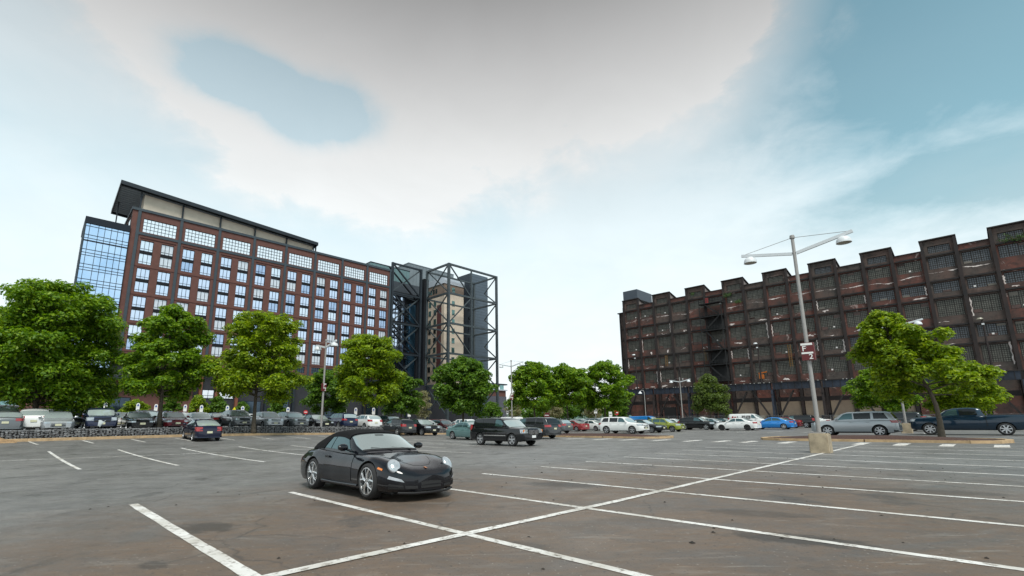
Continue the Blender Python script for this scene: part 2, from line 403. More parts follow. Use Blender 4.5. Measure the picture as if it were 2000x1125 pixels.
# ---- planting islands with kerbs
KERB = mat('kerb_concrete', (.42, .29, .165), .85, var=.28, vscale=2.2, bump=.3, bscale=30)
MULCH = mat('bark_mulch', (.035, .016, .012), .95, col2=(.085, .040, .030), vscale=14, bump=1.0, bscale=22)
CONC = mat('concrete', (.36, .29, .20), .85, var=.30, vscale=2.6, bump=.3, bscale=25)
def island(name, label, pts, n=2):
    """outline in (a, b); kerb stones 0.14 m high round a low mulch bed"""
    root = thing(name, label, 'planting bed', ab(*pts[0])); org = root.location
    P = [Vector(p) for p in pts]; c = sum(P, Vector((0, 0))) / len(P)
    inn = [p + (c - p).normalized() * min(.30, (c - p).length * .4) for p in P]
    m = len(P); top = MB(); k0 = 0
    for i in range(m):
        j = (i + 1) % m; L_ = (P[j] - P[i]).length; seg = max(1, int(L_ / 3.0))
        for s in range(seg):
            t0, t1 = s / seg + .004, (s + 1) / seg - .004
            q = [P[i].lerp(P[j], t0), P[i].lerp(P[j], t1), inn[i].lerp(inn[j], t1), inn[i].lerp(inn[j], t0)]
            w = [ab(*e) - org for e in q]; up = Vector((0, 0, .14))
            MB().hexa([e - Vector((0, 0, .05)) for e in w] + [e + up for e in w]).build('kerb_stone', KERB, root)
    ring = [ab(*(e + (c - e) * .004)) - org + Vector((0, 0, .10)) for e in inn]
    cc = ab(c.x, c.y) - org + Vector((0, 0, .30))
    # mounded mulch
    R = random.Random(3); lev = [ring]
    for f, h in ((.25, .19), (.5, .25), (.75, .29)):
        lev.append([e.lerp(cc, f) + Vector((0, 0, h - .10 - (.2 * f) + R.uniform(-.015, .015))) for e in ring])
    for k in range(len(lev) - 1):
        for i in range(m): top.quad(lev[k][i], lev[k][(i + 1) % m], lev[k + 1][(i + 1) % m], lev[k + 1][i])
    for i in range(m): top.quad(lev[-1][i], lev[-1][(i + 1) % m], cc)
    top.build('mulch_bed', MULCH, root, smooth=50)
    return root
def strip(a0, a1, b0, b1, r=1.0):
    pts = [(a0, b0 + r), (a0, b1 - r), (a0 + r * .3, b1 - r * .3), (a0 + r, b1), (a1 - r, b1), (a1 - r * .3, b1 - r * .3), (a1, b1 - r), (a1, b0 + r), (a1 - r * .3, b0 + r * .3), (a1 - r, b0), (a0 + r, b0), (a0 + r * .3, b0 + r * .3)]
    return pts
island('planting_island', 'long mulched island with tan kerb under the big right-hand tree', strip(35.2, 39.2, -.3, 11.2, 1.5))
island('planting_island', 'long mulched island with tan kerb in front of the parked white crossover', strip(35.0, 38.4, 17.4, 31.0, 1.4))

# ---- gabion wall with kerb, and the upper lot behind it
UP = MB(); ka = list(range(-60, 37, 3)); kb = [43.35, 46, 50, 55, 60, 70, 85, 100, 116]
for a in ka:
    for b in kb: UP.v.append(tuple(ab(a, b) + Vector((0, 0, TERR))))
for i in range(len(ka) - 1):
    for j in range(len(kb) - 1):
        n = i * len(kb) + j; UP.f.append((n, n + len(kb), n + len(kb) + 1, n + 1))
n0 = len(UP.v)
for b in kb: UP.v.append(tuple(ab(36, b) + Vector((0, 0, TERR)))); UP.v.append(tuple(ab(37.2, b) - Vector((0, 0, .05))))
for j in range(len(kb) - 1): UP.f.append((n0 + 2 * j, n0 + 2 * j + 1, n0 + 2 * j + 3, n0 + 2 * j + 2))
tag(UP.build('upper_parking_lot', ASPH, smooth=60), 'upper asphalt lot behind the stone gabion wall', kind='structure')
STONE = mat('gabion_stone', (.045, .047, .052), .85, col2=(.27, .275, .285), vscale=3.3, bump=.5, bscale=18)
DARKM = mat('dark_fill', (.02, .02, .022), .9)
gw = thing('gabion_wall', 'low wire basket wall filled with grey stone below the parked cars', 'wall', ab(8, 43))
go = gw.location; WB0, WB1 = 42.95, 43.4
core = MB()
for i in range(-30, 36, 3):
    p = [ab(i, WB0 + .10) - go, ab(i + 3, WB0 + .10) - go, ab(i + 3, WB1 - .02) - go, ab(i, WB1 - .02) - go]
    core.hexa([e - Vector((0, 0, .1)) for e in p] + [e + Vector((0, 0, .60)) for e in p])
core.build('wall_core', DARKM, gw)
R = random.Random(5); st = MB()
def rock(mb, c, sx, sy, sz, R):
    pts = []; n = len(mb.v); rot = R.uniform(0, 6.3)
    for k in range(6):
        a = k * pi / 3 + R.uniform(-.25, .25); pts.append((cos(a + rot), sin(a + rot)))
    up = [(x * R.uniform(.75, 1.1), y * R.uniform(.75, 1.1)) for x, y in pts]
    # the ring lies in the face of the wall, so each rock shows an uneven outline
    for (x, y) in pts: mb.v.append(tuple(c + A * (x * sx) + Vector((0, 0, y * sz)) + B * (sy * .2)))
    for (x, y) in up: mb.v.append(tuple(c + A * (x * sx * .72) + Vector((0, 0, y * sz * .72)) - B * (sy * R.uniform(.6, 1.0))))
    for k in range(6): mb.f.append((n + k, n + (k + 1) % 6, n + 6 + (k + 1) % 6, n + 6 + k))
    mb.f.append(tuple(n + 6 + k for k in range(6)))
a = -24.0
while a < 36.2:
    z = .06
    while z < .70:
        w = R.uniform(.07, .15); h = R.uniform(.055, .10)
        rock(st, ab(a + R.uniform(-.05, .05), WB0 + .12) - go + Vector((0, 0, z)), w, .10, h, R); z += h * 1.55
    if True:
        for q in (.18, .38): rock(st, ab(a + R.uniform(-.05, .05), WB0 + .06 + q) - go + Vector((0, 0, .60)), .12, .06, .07, R)
    a += .19
tag(st.build('stones', STONE, gw), kind='stuff')
wire = mat('wire_mesh', (.16, .16, .17), .5, .6); wm = MB()
for i in range(-24, 37, 3): wm.beam(ab(i, WB0 - .03) - go, ab(i, WB0 - .03) - go + Vector((0, 0, .72)), .02)
for i in range(-24, 36, 3):
    for z in (.03, .36, .71): wm.beam(ab(i, WB0 - .03) - go + Vector((0, 0, z)), ab(i + 3, WB0 - .03) - go + Vector((0, 0, z)), .012)
wm.build('wire_basket', wire, gw)
kb_ = thing('wall_kerb', 'tan concrete kerb along the foot of the gabion wall', 'kerb', ab(8, 42.6)); ko = kb_.location
for i in range(-8, 13):
    p = [ab(i * 3 + .008, 42.45) - ko, ab(i * 3 + 2.992, 42.45) - ko, ab(i * 3 + 2.992, 42.85) - ko, ab(i * 3 + .008, 42.85) - ko]
    MB().hexa([e - Vector((0, 0, .1)) for e in p] + [e + Vector((0, 0, .16)) for e in p]).build('kerb_stone', KERB, kb_)
# low tan mound at the left end
mm = MB(); c = ab(-1.2, 42.9)
mm.grid(lambda u, v: (1.3 * (u - .5) * 2 * A.x + .5 * (v - .5) * 2 * B.x, 1.3 * (u - .5) * 2 * A.y + .5 * (v - .5) * 2 * B.y, .36 * max(0, 1 - (2 * u - 1) ** 2) * max(0, 1 - (2 * v - 1) ** 2) - .01 + .03 * sin(u * 21) * (1 - abs(2 * v - 1))), 16, 8)
tag(mm.build('wood_chip_mound', mat('chips', (.30, .19, .10), .9, var=.3, vscale=6, bump=.6, bscale=20), smooth=60, loc=ab(-1.75, 42.15)), 'tan heap of wood chips at the left end of the kerb', 'mound')
# far wooded hill between the hotel and the mill
hill = MB(); HR = random.Random(2)
hp = [(900, 0), (1100, 20), (1190, 26), (1215, 34), (1245, 40), (1300, 44), (1500, 46), (1800, 40), (2300, 20)]
rows = []
for k, f in enumerate((0, .45, .8, 1.0)):
    rows.append([Vector((*xy(u, 900 + 160 * k), 0)) + Vector((0, 0, -3 + (h * 2.3 + HR.uniform(-3, 3)) * f)) for u, h in hp])
for k in range(3):
    for i in range(len(hp) - 1): hill.quad(rows[k][i], rows[k][i + 1], rows[k + 1][i + 1], rows[k + 1][i])
tag(hill.build('wooded_hill', mat('far_wood', (.055, .105, .085), .95, col2=(.085, .15, .11), vscale=.05), smooth=60), kind='structure')
# ================================================================ the hotel
BRICK = mat('hotel_brick', (.118, .050, .040), .85, var=.16, vscale=.9, bump=.2, bscale=8)
STEELB = mat('blue_grey_steel', (.040, .056, .070), .5, .2, var=.12, vscale=.6)
DARKST = mat('dark_steel', (.017, .024, .032), .45, .3, var=.2, vscale=.8)
BLACKP = mat('black_panel', (.009, .010, .013), .6, spec=.2)
GLASS_H = mat('window_glass', (.66, .76, .94), .06, .92, var=.10, vscale=.22)
GLASS_T = mat('top_floor_glass', (.88, .92, .97), .10, .92, var=.05, vscale=.3)
GLASS_B = mat('curtain_glass', (.40, .60, .86), .05, .93, col2=(.62, .78, .98), vscale=.12)
GLASS_D = mat('dark_glass', (.05, .075, .10), .06, .8, var=.3, vscale=.3)
GLASS_G = mat('shop_glass', (.16, .33, .33), .08, .75, col2=(.30, .47, .47), vscale=.5)
BEIGEW = mat('penthouse_wall', (.50, .44, .36), .85, col2=(.60, .53, .44), vscale=.5)
hp5 = ray(604, 640); hp5 = Vector((hp5.x * 130 / hp5.y, 130, 0)); HO = hp5 - A * 41.72
HRZ = atan2(A.y, A.x)
hotel = thing('hotel', 'tall red brick hotel with sloping dark roof canopy and glass corner', 'hotel', HO, HRZ)
def loc(u, v, y=None, s=None):
    """s, y, z in the hotel's own axes where a line of sight meets its plane y = const or s = const"""
    d = ray(u, v); o = Vector((0, 0, 0)) - HO
    ls, ly = d.dot(A), d.dot(B); os_, oy = o.dot(A), o.dot(B)
    t = (y - oy) / ly if y is not None else (s - os_) / ls
    return os_ + t * ls, oy + t * ly, CAMZ + t * d.z
BAY = 8.43; NB = 8; PAR = 49.1
W1, W2 = (.95, 3.45), (4.98, 7.48); TW = (.95, 7.60)
tops = [42.2, 35.6, 29.05, 22.5]
wl_rows = []                                     # (z0, z1) of window rows
for t_ in tops: wl_rows += [(t_ - 2.8, t_ - .3), (t_ - 5.9, t_ - 3.45)]
def facade(mb, i):                               # one bay of brick with its openings, 0.5 m thick
    x = i * BAY; y0, y1 = 0, .5
    low, hi = 13.3, 42.9
    for a, b in ((0, W1[0]), (W1[1], W2[0]), (W2[1], BAY)): mb.box(x + a, x + b, y0, y1, low, hi)
    edges = [hi]
    for z0, z1 in wl_rows + [(14.05, 15.75)]: edges += [z1, z0]
    edges.append(low)
    for k in range(0, len(edges), 2):
        a, b = edges[k + 1], edges[k]
        sp = abs((b - a) - .65) < .02
        if not sp:
            for w in (W1, W2): mb.box(x + w[0], x + w[1], y0, y1, a, b)
    # top storey
    mb.box(x, x + TW[0], y0, y1, hi, PAR - .45); mb.box(x + TW[1], x + BAY, y0, y1, hi, PAR - .45)
    mb.box(x + TW[0], x + TW[1], y0, y1, hi, 43.85); mb.box(x + TW[0], x + TW[1], y0, y1, 47.1, PAR - .45)
wm_ = MB()
for i in range(NB): facade(wm_, i)
wm_.build('brick_wall', BRICK, hotel)
bd = MB().box(-1.3, NB * BAY + .3, .55, 19, 9, PAR - .5); bd.build('building_core', mat('core_dark', (.05, .05, .055), .8), hotel)
MB().box(-1.3, -.002, 0, 19.1, 13.3, PAR - .45).build('end_wall', BRICK, hotel); MB().box(NB * BAY + .002, NB * BAY + .35, 0, .5, 13.3, PAR - .45).build('end_wall', BRICK, hotel)
MB().box(-1.5, NB * BAY + .6, -.22, 19.3, PAR - .45, PAR + .15).build('coping', STEELB, hotel)
MB().box(-1.34, -1.30, 2.2, 4.8, 44.2, 46.9).build('end_window', GLASS_T, hotel)
for i in range(NB + 1):
    MB().box(i * BAY - .3, i * BAY + .3, -.18, -.002, 13.3, PAR - .452).build('pilaster', STEELB, hotel)
for i in range(NB):
    MB().box(i * BAY + .302, (i + 1) * BAY - .302, -.14, -.002, 43.05, 43.62).build('floor_band', STEELB, hotel)
    MB().box(i * BAY + .7, (i + 1) * BAY - .6, -.10, -.002, 42.30, 42.50).build('brick_ledge', mat('brick_dark', (.060, .020, .016), .9), hotel)
    for t_ in tops[1:] + [16.2]:
        MB().box(i * BAY + .302, (i + 1) * BAY - .302, -.05, -.002, t_ - .08, t_ + .06).build('brick_course', mat('brick_dark'), hotel)
def win_mesh(w, h, nv, hz, fr=.09, dep=.12):
    mb = MB(); y0, y1 = .20, .20 + dep
    mb.box(0, fr, y0, y1, 0, h).box(w - fr, w, y0, y1, 0, h).box(fr, w - fr, y0, y1, 0, fr).box(fr, w - fr, y0, y1, h - fr, h)
    for k in range(1, nv): mb.box(w * k / nv - .04, w * k / nv + .04, y0 + .01, y1 - .01, fr, h - fr)
    for z in hz: mb.box(fr, w - fr, y0 + .015, y1 - .015, z - .035, z + .035)
    return mb.mesh('window')
FRAME = mat('window_frame', (.012, .016, .024), .6, spec=.2)
WM = win_mesh(2.5, 2.48, 3, [.55]); GM = MB().box(.05, 2.45, .29, .30, .05, 2.43).mesh('pane')
SP = MB().box(0, 2.5, .12, .5, 0, .65).mesh('spandrel')
TM = win_mesh(TW[1] - TW[0], 3.25, 9, [.81, 1.62, 2.43], .07); TG = MB().box(.05, TW[1] - TW[0] - .05, .30, .31, .05, 3.2).mesh('pane')
DM = win_mesh(2.5, 1.7, 4, [.85], .07); DG = MB().box(.05, 2.45, .29, .30, .05, 1.65).mesh('pane')
RG = random.Random(77); GLS = [GLASS_H, GLASS_H, mat('window_glass_pale', (.74, .83, .96), .08, .85, var=.12, vscale=.6), mat('window_glass_deep', (.42, .54, .74), .06, .9, var=.2, vscale=.5), mat('window_curtain', (.66, .70, .76), .3, .55, var=.12, vscale=1.2)]
for i in range(NB):
    for w in (W1, W2):
        for k, (z0, z1) in enumerate(wl_rows):
            o = place(WM, 'window', FRAME, hotel, (i * BAY + w[0], 0, z0)); place(GM, 'pane', RG.choice(GLS), o)
        for t_ in tops: place(SP, 'spandrel_panel', BLACKP, hotel, (i * BAY + w[0], 0, t_ - 3.45))
        o = place(DM, 'lower_window', FRAME, hotel, (i * BAY + w[0], 0, 14.05)); place(DG, 'pane', GLASS_D, o)
    o = place(TM, 'top_window', FRAME, hotel, (i * BAY + TW[0], 0, 43.85)); place(TG, 'pane', GLASS_T, o)
# glass corner
CW0, CW1 = -9.0, -1.35
cwz = [43.0, 42.45]
z = 42.45
for k in range(13):
    for d in (1.95, .73, .57): z -= d; cwz.append(z)
fr_ = [0, .68, 2.2, 3.32, 4.44, 5.54, 6.6, 7.65]
mull = MB()
for x in fr_: mull.box(CW0 + x - .045, CW0 + x + .045, -.30, -.16, 3, 43.0)
for k, z in enumerate(cwz):
    h = .14 if (k - 2) % 12 == 2 and k > 3 else .05
    mull.box(CW0, CW1, -.29, -.17, z - h, z + h)
cw = mull.build('curtain_wall', FRAME, hotel)
R = random.Random(9)
for k in range(len(cwz) - 1):
    for j in range(7):
        x0, x1 = CW0 + fr_[j] + .045, CW0 + fr_[j + 1] - .045
        e = R.uniform(-.006, .006)
        p = [(x0, -.20 + e, cwz[k + 1] + .04), (x1, -.20 - e, cwz[k + 1] + .04), (x1, -.20 - e, cwz[k] - .04), (x0, -.20 + e, cwz[k] - .04)]
        MB().hexa([p[0], p[1], (x1, -.17, p[1][2]), (x0, -.17, p[0][2]), p[3], p[2], (x1, -.17, p[2][2]), (x0, -.17, p[3][2])]).build('pane', GLASS_B, cw)
MB().box(CW0 + .05, CW1, -.10, 11, 3, 43.0).build('corner_core', mat('core_dark'), hotel)
MB().box(CW0 - .25, CW1, -.45, 11.2, 43.0, 44.5).build('corner_cap', mat('cap_dark', (.012, .018, .028), .6, spec=.2), hotel)
MB().box(CW0 - .35, CW0 - .05, -.35, .25, 3, 43.0).box(CW0 - .12, CW0, .3, 11, 3, 43.0).build('corner_fin', STEELB, hotel)
sc_ = MB()
for k in range(60):
    z = 5 + k * .64
    for y in range(8): sc_.box(CW0 - .16, CW0 - .122, .5 + y * 1.3 + (k % 3) * .3, 1.1 + y * 1.3 + (k % 3) * .3, z, z + .3)
sc_.build('perforated_screen', mat('screen_grey', (.42, .42, .46), .5), hotel)
# penthouse and sloping canopy
zL, zR = 54.45, 51.7
def cz(s): return zL + (zR - zL) * (s + 4.2) / 46.2
PE = 41.4
pw = MB()
for k in range(5):
    s0, s1 = (.55 if k == 0 else k * BAY + .15), min((k + 1) * BAY - .15, PE)
    pw = MB().hexa([(s0, .7, PAR + .15), (s1, .7, PAR + .15), (s1, 9, PAR + .15), (s0, 9, PAR + .15), (s0, .7, cz(s0) - 1.05), (s1, .7, cz(s1) - 1.05), (s1, 9, cz(s1) - 1.05), (s0, 9, cz(s0) - 1.05)])
    pw.build('penthouse_wall', BEIGEW, hotel)
for k in range(6):
    s = k * BAY if k else -.1
    MB().box(s - .16, s + .16, .15, .45, PAR + .15, cz(s) - .93).build('canopy_post', DARKST, hotel)
MB().box(PE + .02, PE + .25, .2, .4, PAR + .15, cz(PE) - .9).box(-3.6, -3.35, 9, 9.25, 40, cz(-3) - .9).build('canopy_post', DARKST, hotel)
_s, _y, zB = loc(206, 411, y=15.5)
S0 = -4.2; S1 = 42.2
def slab(y0, y1, t0, t1, s0=S0, s1=S1):
    def zz(s, y): return cz(s) + (zB + .4 - cz(S0)) * max(0, (y + .9)) / 16.4
    return [(s0, y0, zz(s0, y0) - t1), (s1, y0, zz(s1, y0) - t1), (s1, y1, zz(s1, y1) - t1), (s0, y1, zz(s0, y1) - t1), (s0, y0, zz(s0, y0) - t0), (s1, y0, zz(s1, y0) - t0), (s1, y1, zz(s1, y1) - t0), (s0, y1, zz(s0, y1) - t0)]
MB().hexa(slab(-.9, 15.5, 0, .22)).build('canopy_roof', DARKST, hotel)
MB().hexa(slab(-1.0, -.85, -.05, .85, S0 - .1, S1 + .1)).hexa(slab(15.4, 15.6, -.05, .9, S0 - .1, S1 + .1)).build('canopy_fascia', DARKST, hotel)
MB().hexa(slab(-.84, 15.39, -.05, .8, S0 - .1, S0 + .12)).hexa(slab(-.84, 15.39, -.05, .8, S1 - .1, S1 + .12)).build('canopy_edge', DARKST, hotel)
RIB = mat('soffit_rib', (.42, .47, .52), .5, .2)
for k in range(15):
    y = .1 + k * 1.02
    MB().hexa(slab(y, y + .22, .23, .62, S0 + .14, S1 - .14)).build('soffit_rib', RIB if k else DARKST, hotel)
# podium
MB().box(-30, 14, -4, 0, 0, 9.6).build('podium_wall', BRICK, hotel)
MB().box(-30.5, 14.3, -6.0, 0, 9.6, 10.4).build('podium_canopy', DARKST, hotel)
MB().box(14.05, 106, -1.0, 1.0, 0, 12.4).box(14.05, 68, .51, 19, 0, 9).build('podium_dark', mat('podium_black', (.022, .022, .027), .5, var=.3, vscale=.3), hotel)
MB().box(14, 70, -2.2, -.2, 12.4, 13.29).build('podium_beam', DARKST, hotel)
COLR = mat('rust_column', (.17, .055, .028), .7)
for k, s in enumerate((16, 19.5, 24, 31, 38, 45, 52, 59, 66, 74, 82)):
    MB().box(s - .3, s + .3, -2.0, -1.2, 0, 12.4).build('podium_column', COLR if k < 3 else DARKST, hotel)
for s0, s1, z0, z1, m in ((-18.5, -14.5, .6, 6.2, GLASS_G), (-9, -4.5, .6, 6.0, GLASS_G), (-2.5, 2.5, .6, 6.0, GLASS_D), (16.6, 19, 6.5, 8.4, GLASS_T), (20.2, 23.4, 6.5, 8.4, GLASS_T), (25, 30, 1, 6, GLASS_D), (33, 37, 1, 7, GLASS_D), (47, 51, 1, 6, GLASS_D), (60, 64, 1, 6, GLASS_D)):
    f = -4.06 if s0 < 14 else -1.06
    o = MB().box(s0 - .12, s1 + .12, f - .05, f + .04, z0 - .12, z1 + .12).build('shop_window', FRAME, hotel)
    n = max(2, round((s1 - s0) / 1.5)); zz = (z0, (z0 * 2 + z1) / 3, z1)
    for i in range(n):
        for j in range(2):
            MB().box(s0 + (s1 - s0) * i / n + .05, s0 + (s1 - s0) * (i + 1) / n - .05, f - .09, f - .051, zz[j] + .05, zz[j + 1] - .05).build('pane', m, o)

# ---- recessed glass link and roof plant behind the first truss
link = thing('hotel_link', 'recessed glazed link with black panels behind the first steel truss', 'building', HO + A * 68.5, HRZ)
l0 = 68.5
MB().box(-.1, 16.5, 6.5, 18, 0, 46.6).build('link_core', BLACKP, link)
MB().box(-.12, 17.5, 5.6, 6.4, 43.0, 47.8).build('link_parapet', mat('slate_panel', (.045, .055, .068), .5), link)
mu = MB()
for k in range(6): mu.box(k * 1.8 - .06, k * 1.8 + .06, 6.2, 6.45, 12, 43)
for k in range(20): mu.box(0, 9, 6.22, 6.44, 12.3 + k * 1.62 - .05, 12.3 + k * 1.62 + .05)
cwl = mu.build('link_curtain_wall', FRAME, link)
for k in range(19):
    for j in range(5):
        MB().box(j * 1.8 + .06, (j + 1) * 1.8 - .06, 6.36, 6.42, 12.35 + k * 1.62, 12.3 + (k + 1) * 1.62 - .05).build('pane', GLASS_H if k > 6 else GLASS_D, cwl)
TINT = mat('blue_tint_glass', (.05, .13, .22), .1, .7, col2=(.10, .22, .32), vscale=.4)
MB().box(10.0, 13.0, 4.4, 6.44, 12, 40.5).build('stair_glazing', TINT, link)
st_ = MB()
for k in range(10): st_.beam((9.0, 6.0, 13 + k * 3), (13.2, 4.2, 14.6 + k * 3), .3).beam((13.2, 4.2, 14.6 + k * 3), (9.0, 6.0, 16 + k * 3), .3)
st_.build('stair_flight', DARKST, link)
MB().box(13.2, 16.5, 3.0, 6.4, 0, 42.8).build('black_shaft', BLACKP, link)
GREYT = mat('teal_metal_cladding', (.13, .215, .225), .45, .2, var=.1, vscale=.3)
GREYP = mat('grey_metal_cladding', (.175, .205, .225), .45, .2, var=.1, vscale=.3)
def plant(name, label, u0, v0, u1, v1, y, m, dep, zb):
    s0, _, z0 = loc(u0, v0, y=y); s1, _, z1 = loc(u1, v1, y=y); zt = (z0 + z1) / 2
    r = thing(name, label, 'roof plant', HO + A * s0 + B * y, HRZ); r.location.z = zb
    MB().box(0, s1 - s0, 0, dep, 0, zt - zb).build('cladding', m, r)
    mb = MB()
    for k in range(int((s1 - s0) / 1.5)): mb.box(k * 1.5 + .7, k * 1.5 + .74, -.03, -.002, .3, zt - zb - .3)
    mb.build('panel_joint', mat('joint', (.06, .09, .10), .6), r)
    MB().box(-.12, s1 - s0 + .12, -.12, dep + .12, zt - zb, zt - zb + .25).build('coping', DARKST if m is GREYT else GREYP, r)
plant('roof_plant_room', 'teal metal plant room on the hotel roof behind the parapet', 724, 511.5, 800, 531, 6.2, GREYT, 4, 47.9)
plant('roof_plant_room', 'large pale grey plant room rising behind the steel frame tower', 798, 514, 886, 537, 14, GREYP, 14, 0.0)

# ---- steel frames
TL = [51.7, 41.9, 32.0, 22.2, 12.4, 2.0]
STF = mat('frame_steel', (.060, .074, .082), .45, .35, var=.2, vscale=.5)
def frame(name, label, s0, y0):
    return thing(name, label, 'steel frame', HO + A * s0 + B * y0, HRZ)
f1 = frame('steel_truss', 'dark steel truss standing between the hotel and the framed tower', 67.9, 0)
for x in (.35, 11.7):
    MB().box(x - .36, x + .36, -.36, .36, 0, TL[0] + .3).build('post', DARKST, f1)
    if x > 1: MB().box(x - .9, x + .2, .5, 1.4, 0, 43).build('post', BLACKP, f1)
for k, z in enumerate(TL[:-1]):
    MB().beam((.72, 0, z), (11.33, 0, z), .5, .55).build('beam', DARKST, f1)
    if k: MB().beam((.72, 2.0, z + .9), (11.33, 2.0, z + .9), .5, .55).build('beam', BLACKP, f1)
for k in range(len(TL) - 1):
    MB().beam((.7, -.02, TL[k] - .2), (11.3, -.02, TL[k + 1] + .4), .42).build('brace', DARKST, f1)
    MB().beam((.7, .5, TL[k + 1] + .4), (11.3, .5, TL[k] - .4), .36).build('brace', STF, f1)
    MB().beam((.7, 2.6, TL[k] - .6), (11.3, 2.6, TL[k + 1] + .2), .4).build('brace', BLACKP, f1)
f2 = frame('steel_frame_tower', 'open grey steel frame tower wrapped around the beige tower block', 82.2, -11.8)
X0, XM, X1, Y0, Y1 = 0, 9.9, 22.0, 0, 11.8
for x, y, w in ((X0, Y0, .75), (X1, Y0, .7), (X0, Y1, .7), (X1, Y1, .65), (XM, Y0, .42)):
    MB().box(x - w / 2, x + w / 2, y - w / 2, y + w / 2, 0, TL[0] + .3).build('post', STF, f2)
for z in TL[:-1]:
    for p, q, w in (((X0 + .48, Y0, z), (XM - .26, Y0, z), .6), ((XM + .26, Y0, z), (X1 - .43, Y0, z), .6), ((X0, Y0 + .48, z), (X0, Y1 - .46, z), .6), ((X1, Y0 + .43, z), (X1, Y1 - .41, z), .5), ((X0 + .46, Y1, z), (X1 - .41, Y1, z), .5)):
        MB().beam(p, q, w).build('beam', STF, f2)
for k in range(len(TL) - 1):
    zt, zb = TL[k] - .3, TL[k + 1] + .3
    a_, b_ = ((X0 + .4, Y0 + .02, zt), (XM - .2, Y0 + .02, zb)) if k % 2 == 0 else ((X0 + .4, Y0 + .02, zb), (XM - .2, Y0 + .02, zt))
    MB().beam(a_, b_, .34).build('brace', STF, f2)
    MB().beam((X0 - .05, Y0 + .4, zt), (X0 - .05, Y1 - .4, zb), .32).build('brace', STF, f2)
    MB().beam((X0 + .38, Y0 + .4, zb), (X0 + .38, Y1 - .4, zt), .32).build('brace', STF, f2)
    zm = (zt + zb) / 2
    MB().beam((X1, Y0 + .3, zt), (X1, 6.2, zm), .30).build('brace', STF, f2)
    MB().beam((X1, Y0 + .3, zb), (X1, 6.2, zm), .34).build('brace', STF, f2)
MB().box(X0 - 1.2, X0 + .6, Y1 - .2, Y1 + 1.4, 0, 49).build('post_casing', BLACKP, f2)

# ---- beige tower block inside the frame
TY = 2.5
sA, _, zA = loc(868, 548, y=TY); sB, _, _ = loc(905.5, 560, y=TY); _, yL, _ = loc(832, 600, s=sA)
CREAM = mat('cream_render', (.56, .465, .375), .85, col2=(.62, .52, .42), vscale=.25)
TAUPE = mat('taupe_render', (.185, .135, .105), .85)
MAROON = mat('maroon_panel', (.115, .045, .045), .7)
SILV = mat('silver_cladding', (.50, .53, .58), .35, .5)
tw = thing('tower_block', 'beige tower block with small square windows inside the steel frame', 'building', HO + A * sA + B * TY, HRZ)
wd_, dp_ = sB - sA, yL - TY
zt1, zt2 = loc(868, 553, y=TY)[2], loc(868, 572, y=TY)[2]
MB().box(0, wd_, 0, dp_, 0, zt2).build('rendered_wall', CREAM, tw)
MB().box(-.06, wd_ + .02, -.06, dp_, zt2, zt1).build('taupe_storey', TAUPE, tw)
zt3 = loc(868, 541, y=TY)[2]
MB().box(-.3, wd_ + .1, -.3, dp_, zt1, zt3).build('silver_parapet', SILV, tw)
MB().box(-.07, -.002, dp_ * .14, dp_ * .37, 6, loc(868, 593, y=TY)[2]).build('maroon_panel', MAROON, tw)
MB().box(-.07, -.002, dp_ * .93, dp_ * 1.0, 6, loc(868, 600, y=TY)[2]).build('maroon_panel', MAROON, tw)
R = random.Random(4)
zrow = [loc(868, v, y=TY)[2] for v in (588.5, 606, 624.5, 643, 662, 681, 700, 719, 738, 757)]
TWG = mat('tower_glass', (.12, .22, .21), .1, .7); TWD = mat('tower_glass_dark', (.02, .03, .03), .1, .4)
def small_window(x, y, z, w, h, face, g):
    if face == 'front':
        o = MB().box(x - w / 2 - .1, x + w / 2 + .1, -.06, -.002, z - h / 2 - .1, z + h / 2 + .1).build('window', mat('pale_trim', (.45, .40, .34), .8), tw)
        MB().box(x - w / 2, x + w / 2, -.09, -.061, z - h / 2, z + h / 2).build('pane', g, o)
    else:
        o = MB().box(-.06, -.002, y - w / 2 - .1, y + w / 2 + .1, z - h / 2 - .1, z + h / 2 + .1).build('window', mat('pale_trim'), tw)
        MB().box(-.09, -.061, y - w / 2, y + w / 2, z - h / 2, z + h / 2).build('pane', g, o)
for k, z in enumerate(zrow):
    small_window(wd_ * .46, 0, z - .2, 1.3, 1.9, 'front', TWG)
    for f in (.48, .76): small_window(0, dp_ * f, z, 1.5, 1.9, 'side', TWG if R.random() < .6 else TWD)
small_window(wd_ * .46, 0, (zt1 + zt2) / 2, 1.3, 1.7, 'front', TWG)
for f in (.42, .56, .70, .84):
    o = MB().box(-.10, -.062, dp_ * f - .55, dp_ * f + .55, (zt1 + zt2) / 2 - 1.2, (zt1 + zt2) / 2 + .5).build('window', TWD if f < .6 else TWG, tw)
# ---- grey clad shaft
GY = 1.3
sC, _, zC = loc(919.5, 533, y=GY); sD, _, _ = loc(952.5, 560, y=GY)
SLATE = mat('slate_cladding', (.078, .105, .135), .5, .1, var=.08, vscale=.3)
sh = thing('clad_shaft', 'tall windowless dark grey metal shaft at the right of the frame', 'building', HO + A * sC + B * GY, HRZ)
MB().box(0, sD - sC, 0, 7.5, 0, zC).build('cladding', SLATE, sh)
for k in range(int(zC / 1.1)): MB().box(-.03, sD - sC + .03, -.03, -.002, k * 1.1, k * 1.1 + .07).build('panel_joint', mat('slate_dark', (.055, .068, .083), .6), sh)
MB().box(-.4, -.002, .05, 7.5, 0, zC - .2).build('side_panel', mat('slate_side', (.032, .042, .056), .6), sh)
lm = MB()
for k in range(12): lm.box(-.75, -.41, .1, .5, 3 + k * 3.9, 4.0 + k * 3.9)
lm.build('vent_box', BLACKP, sh)
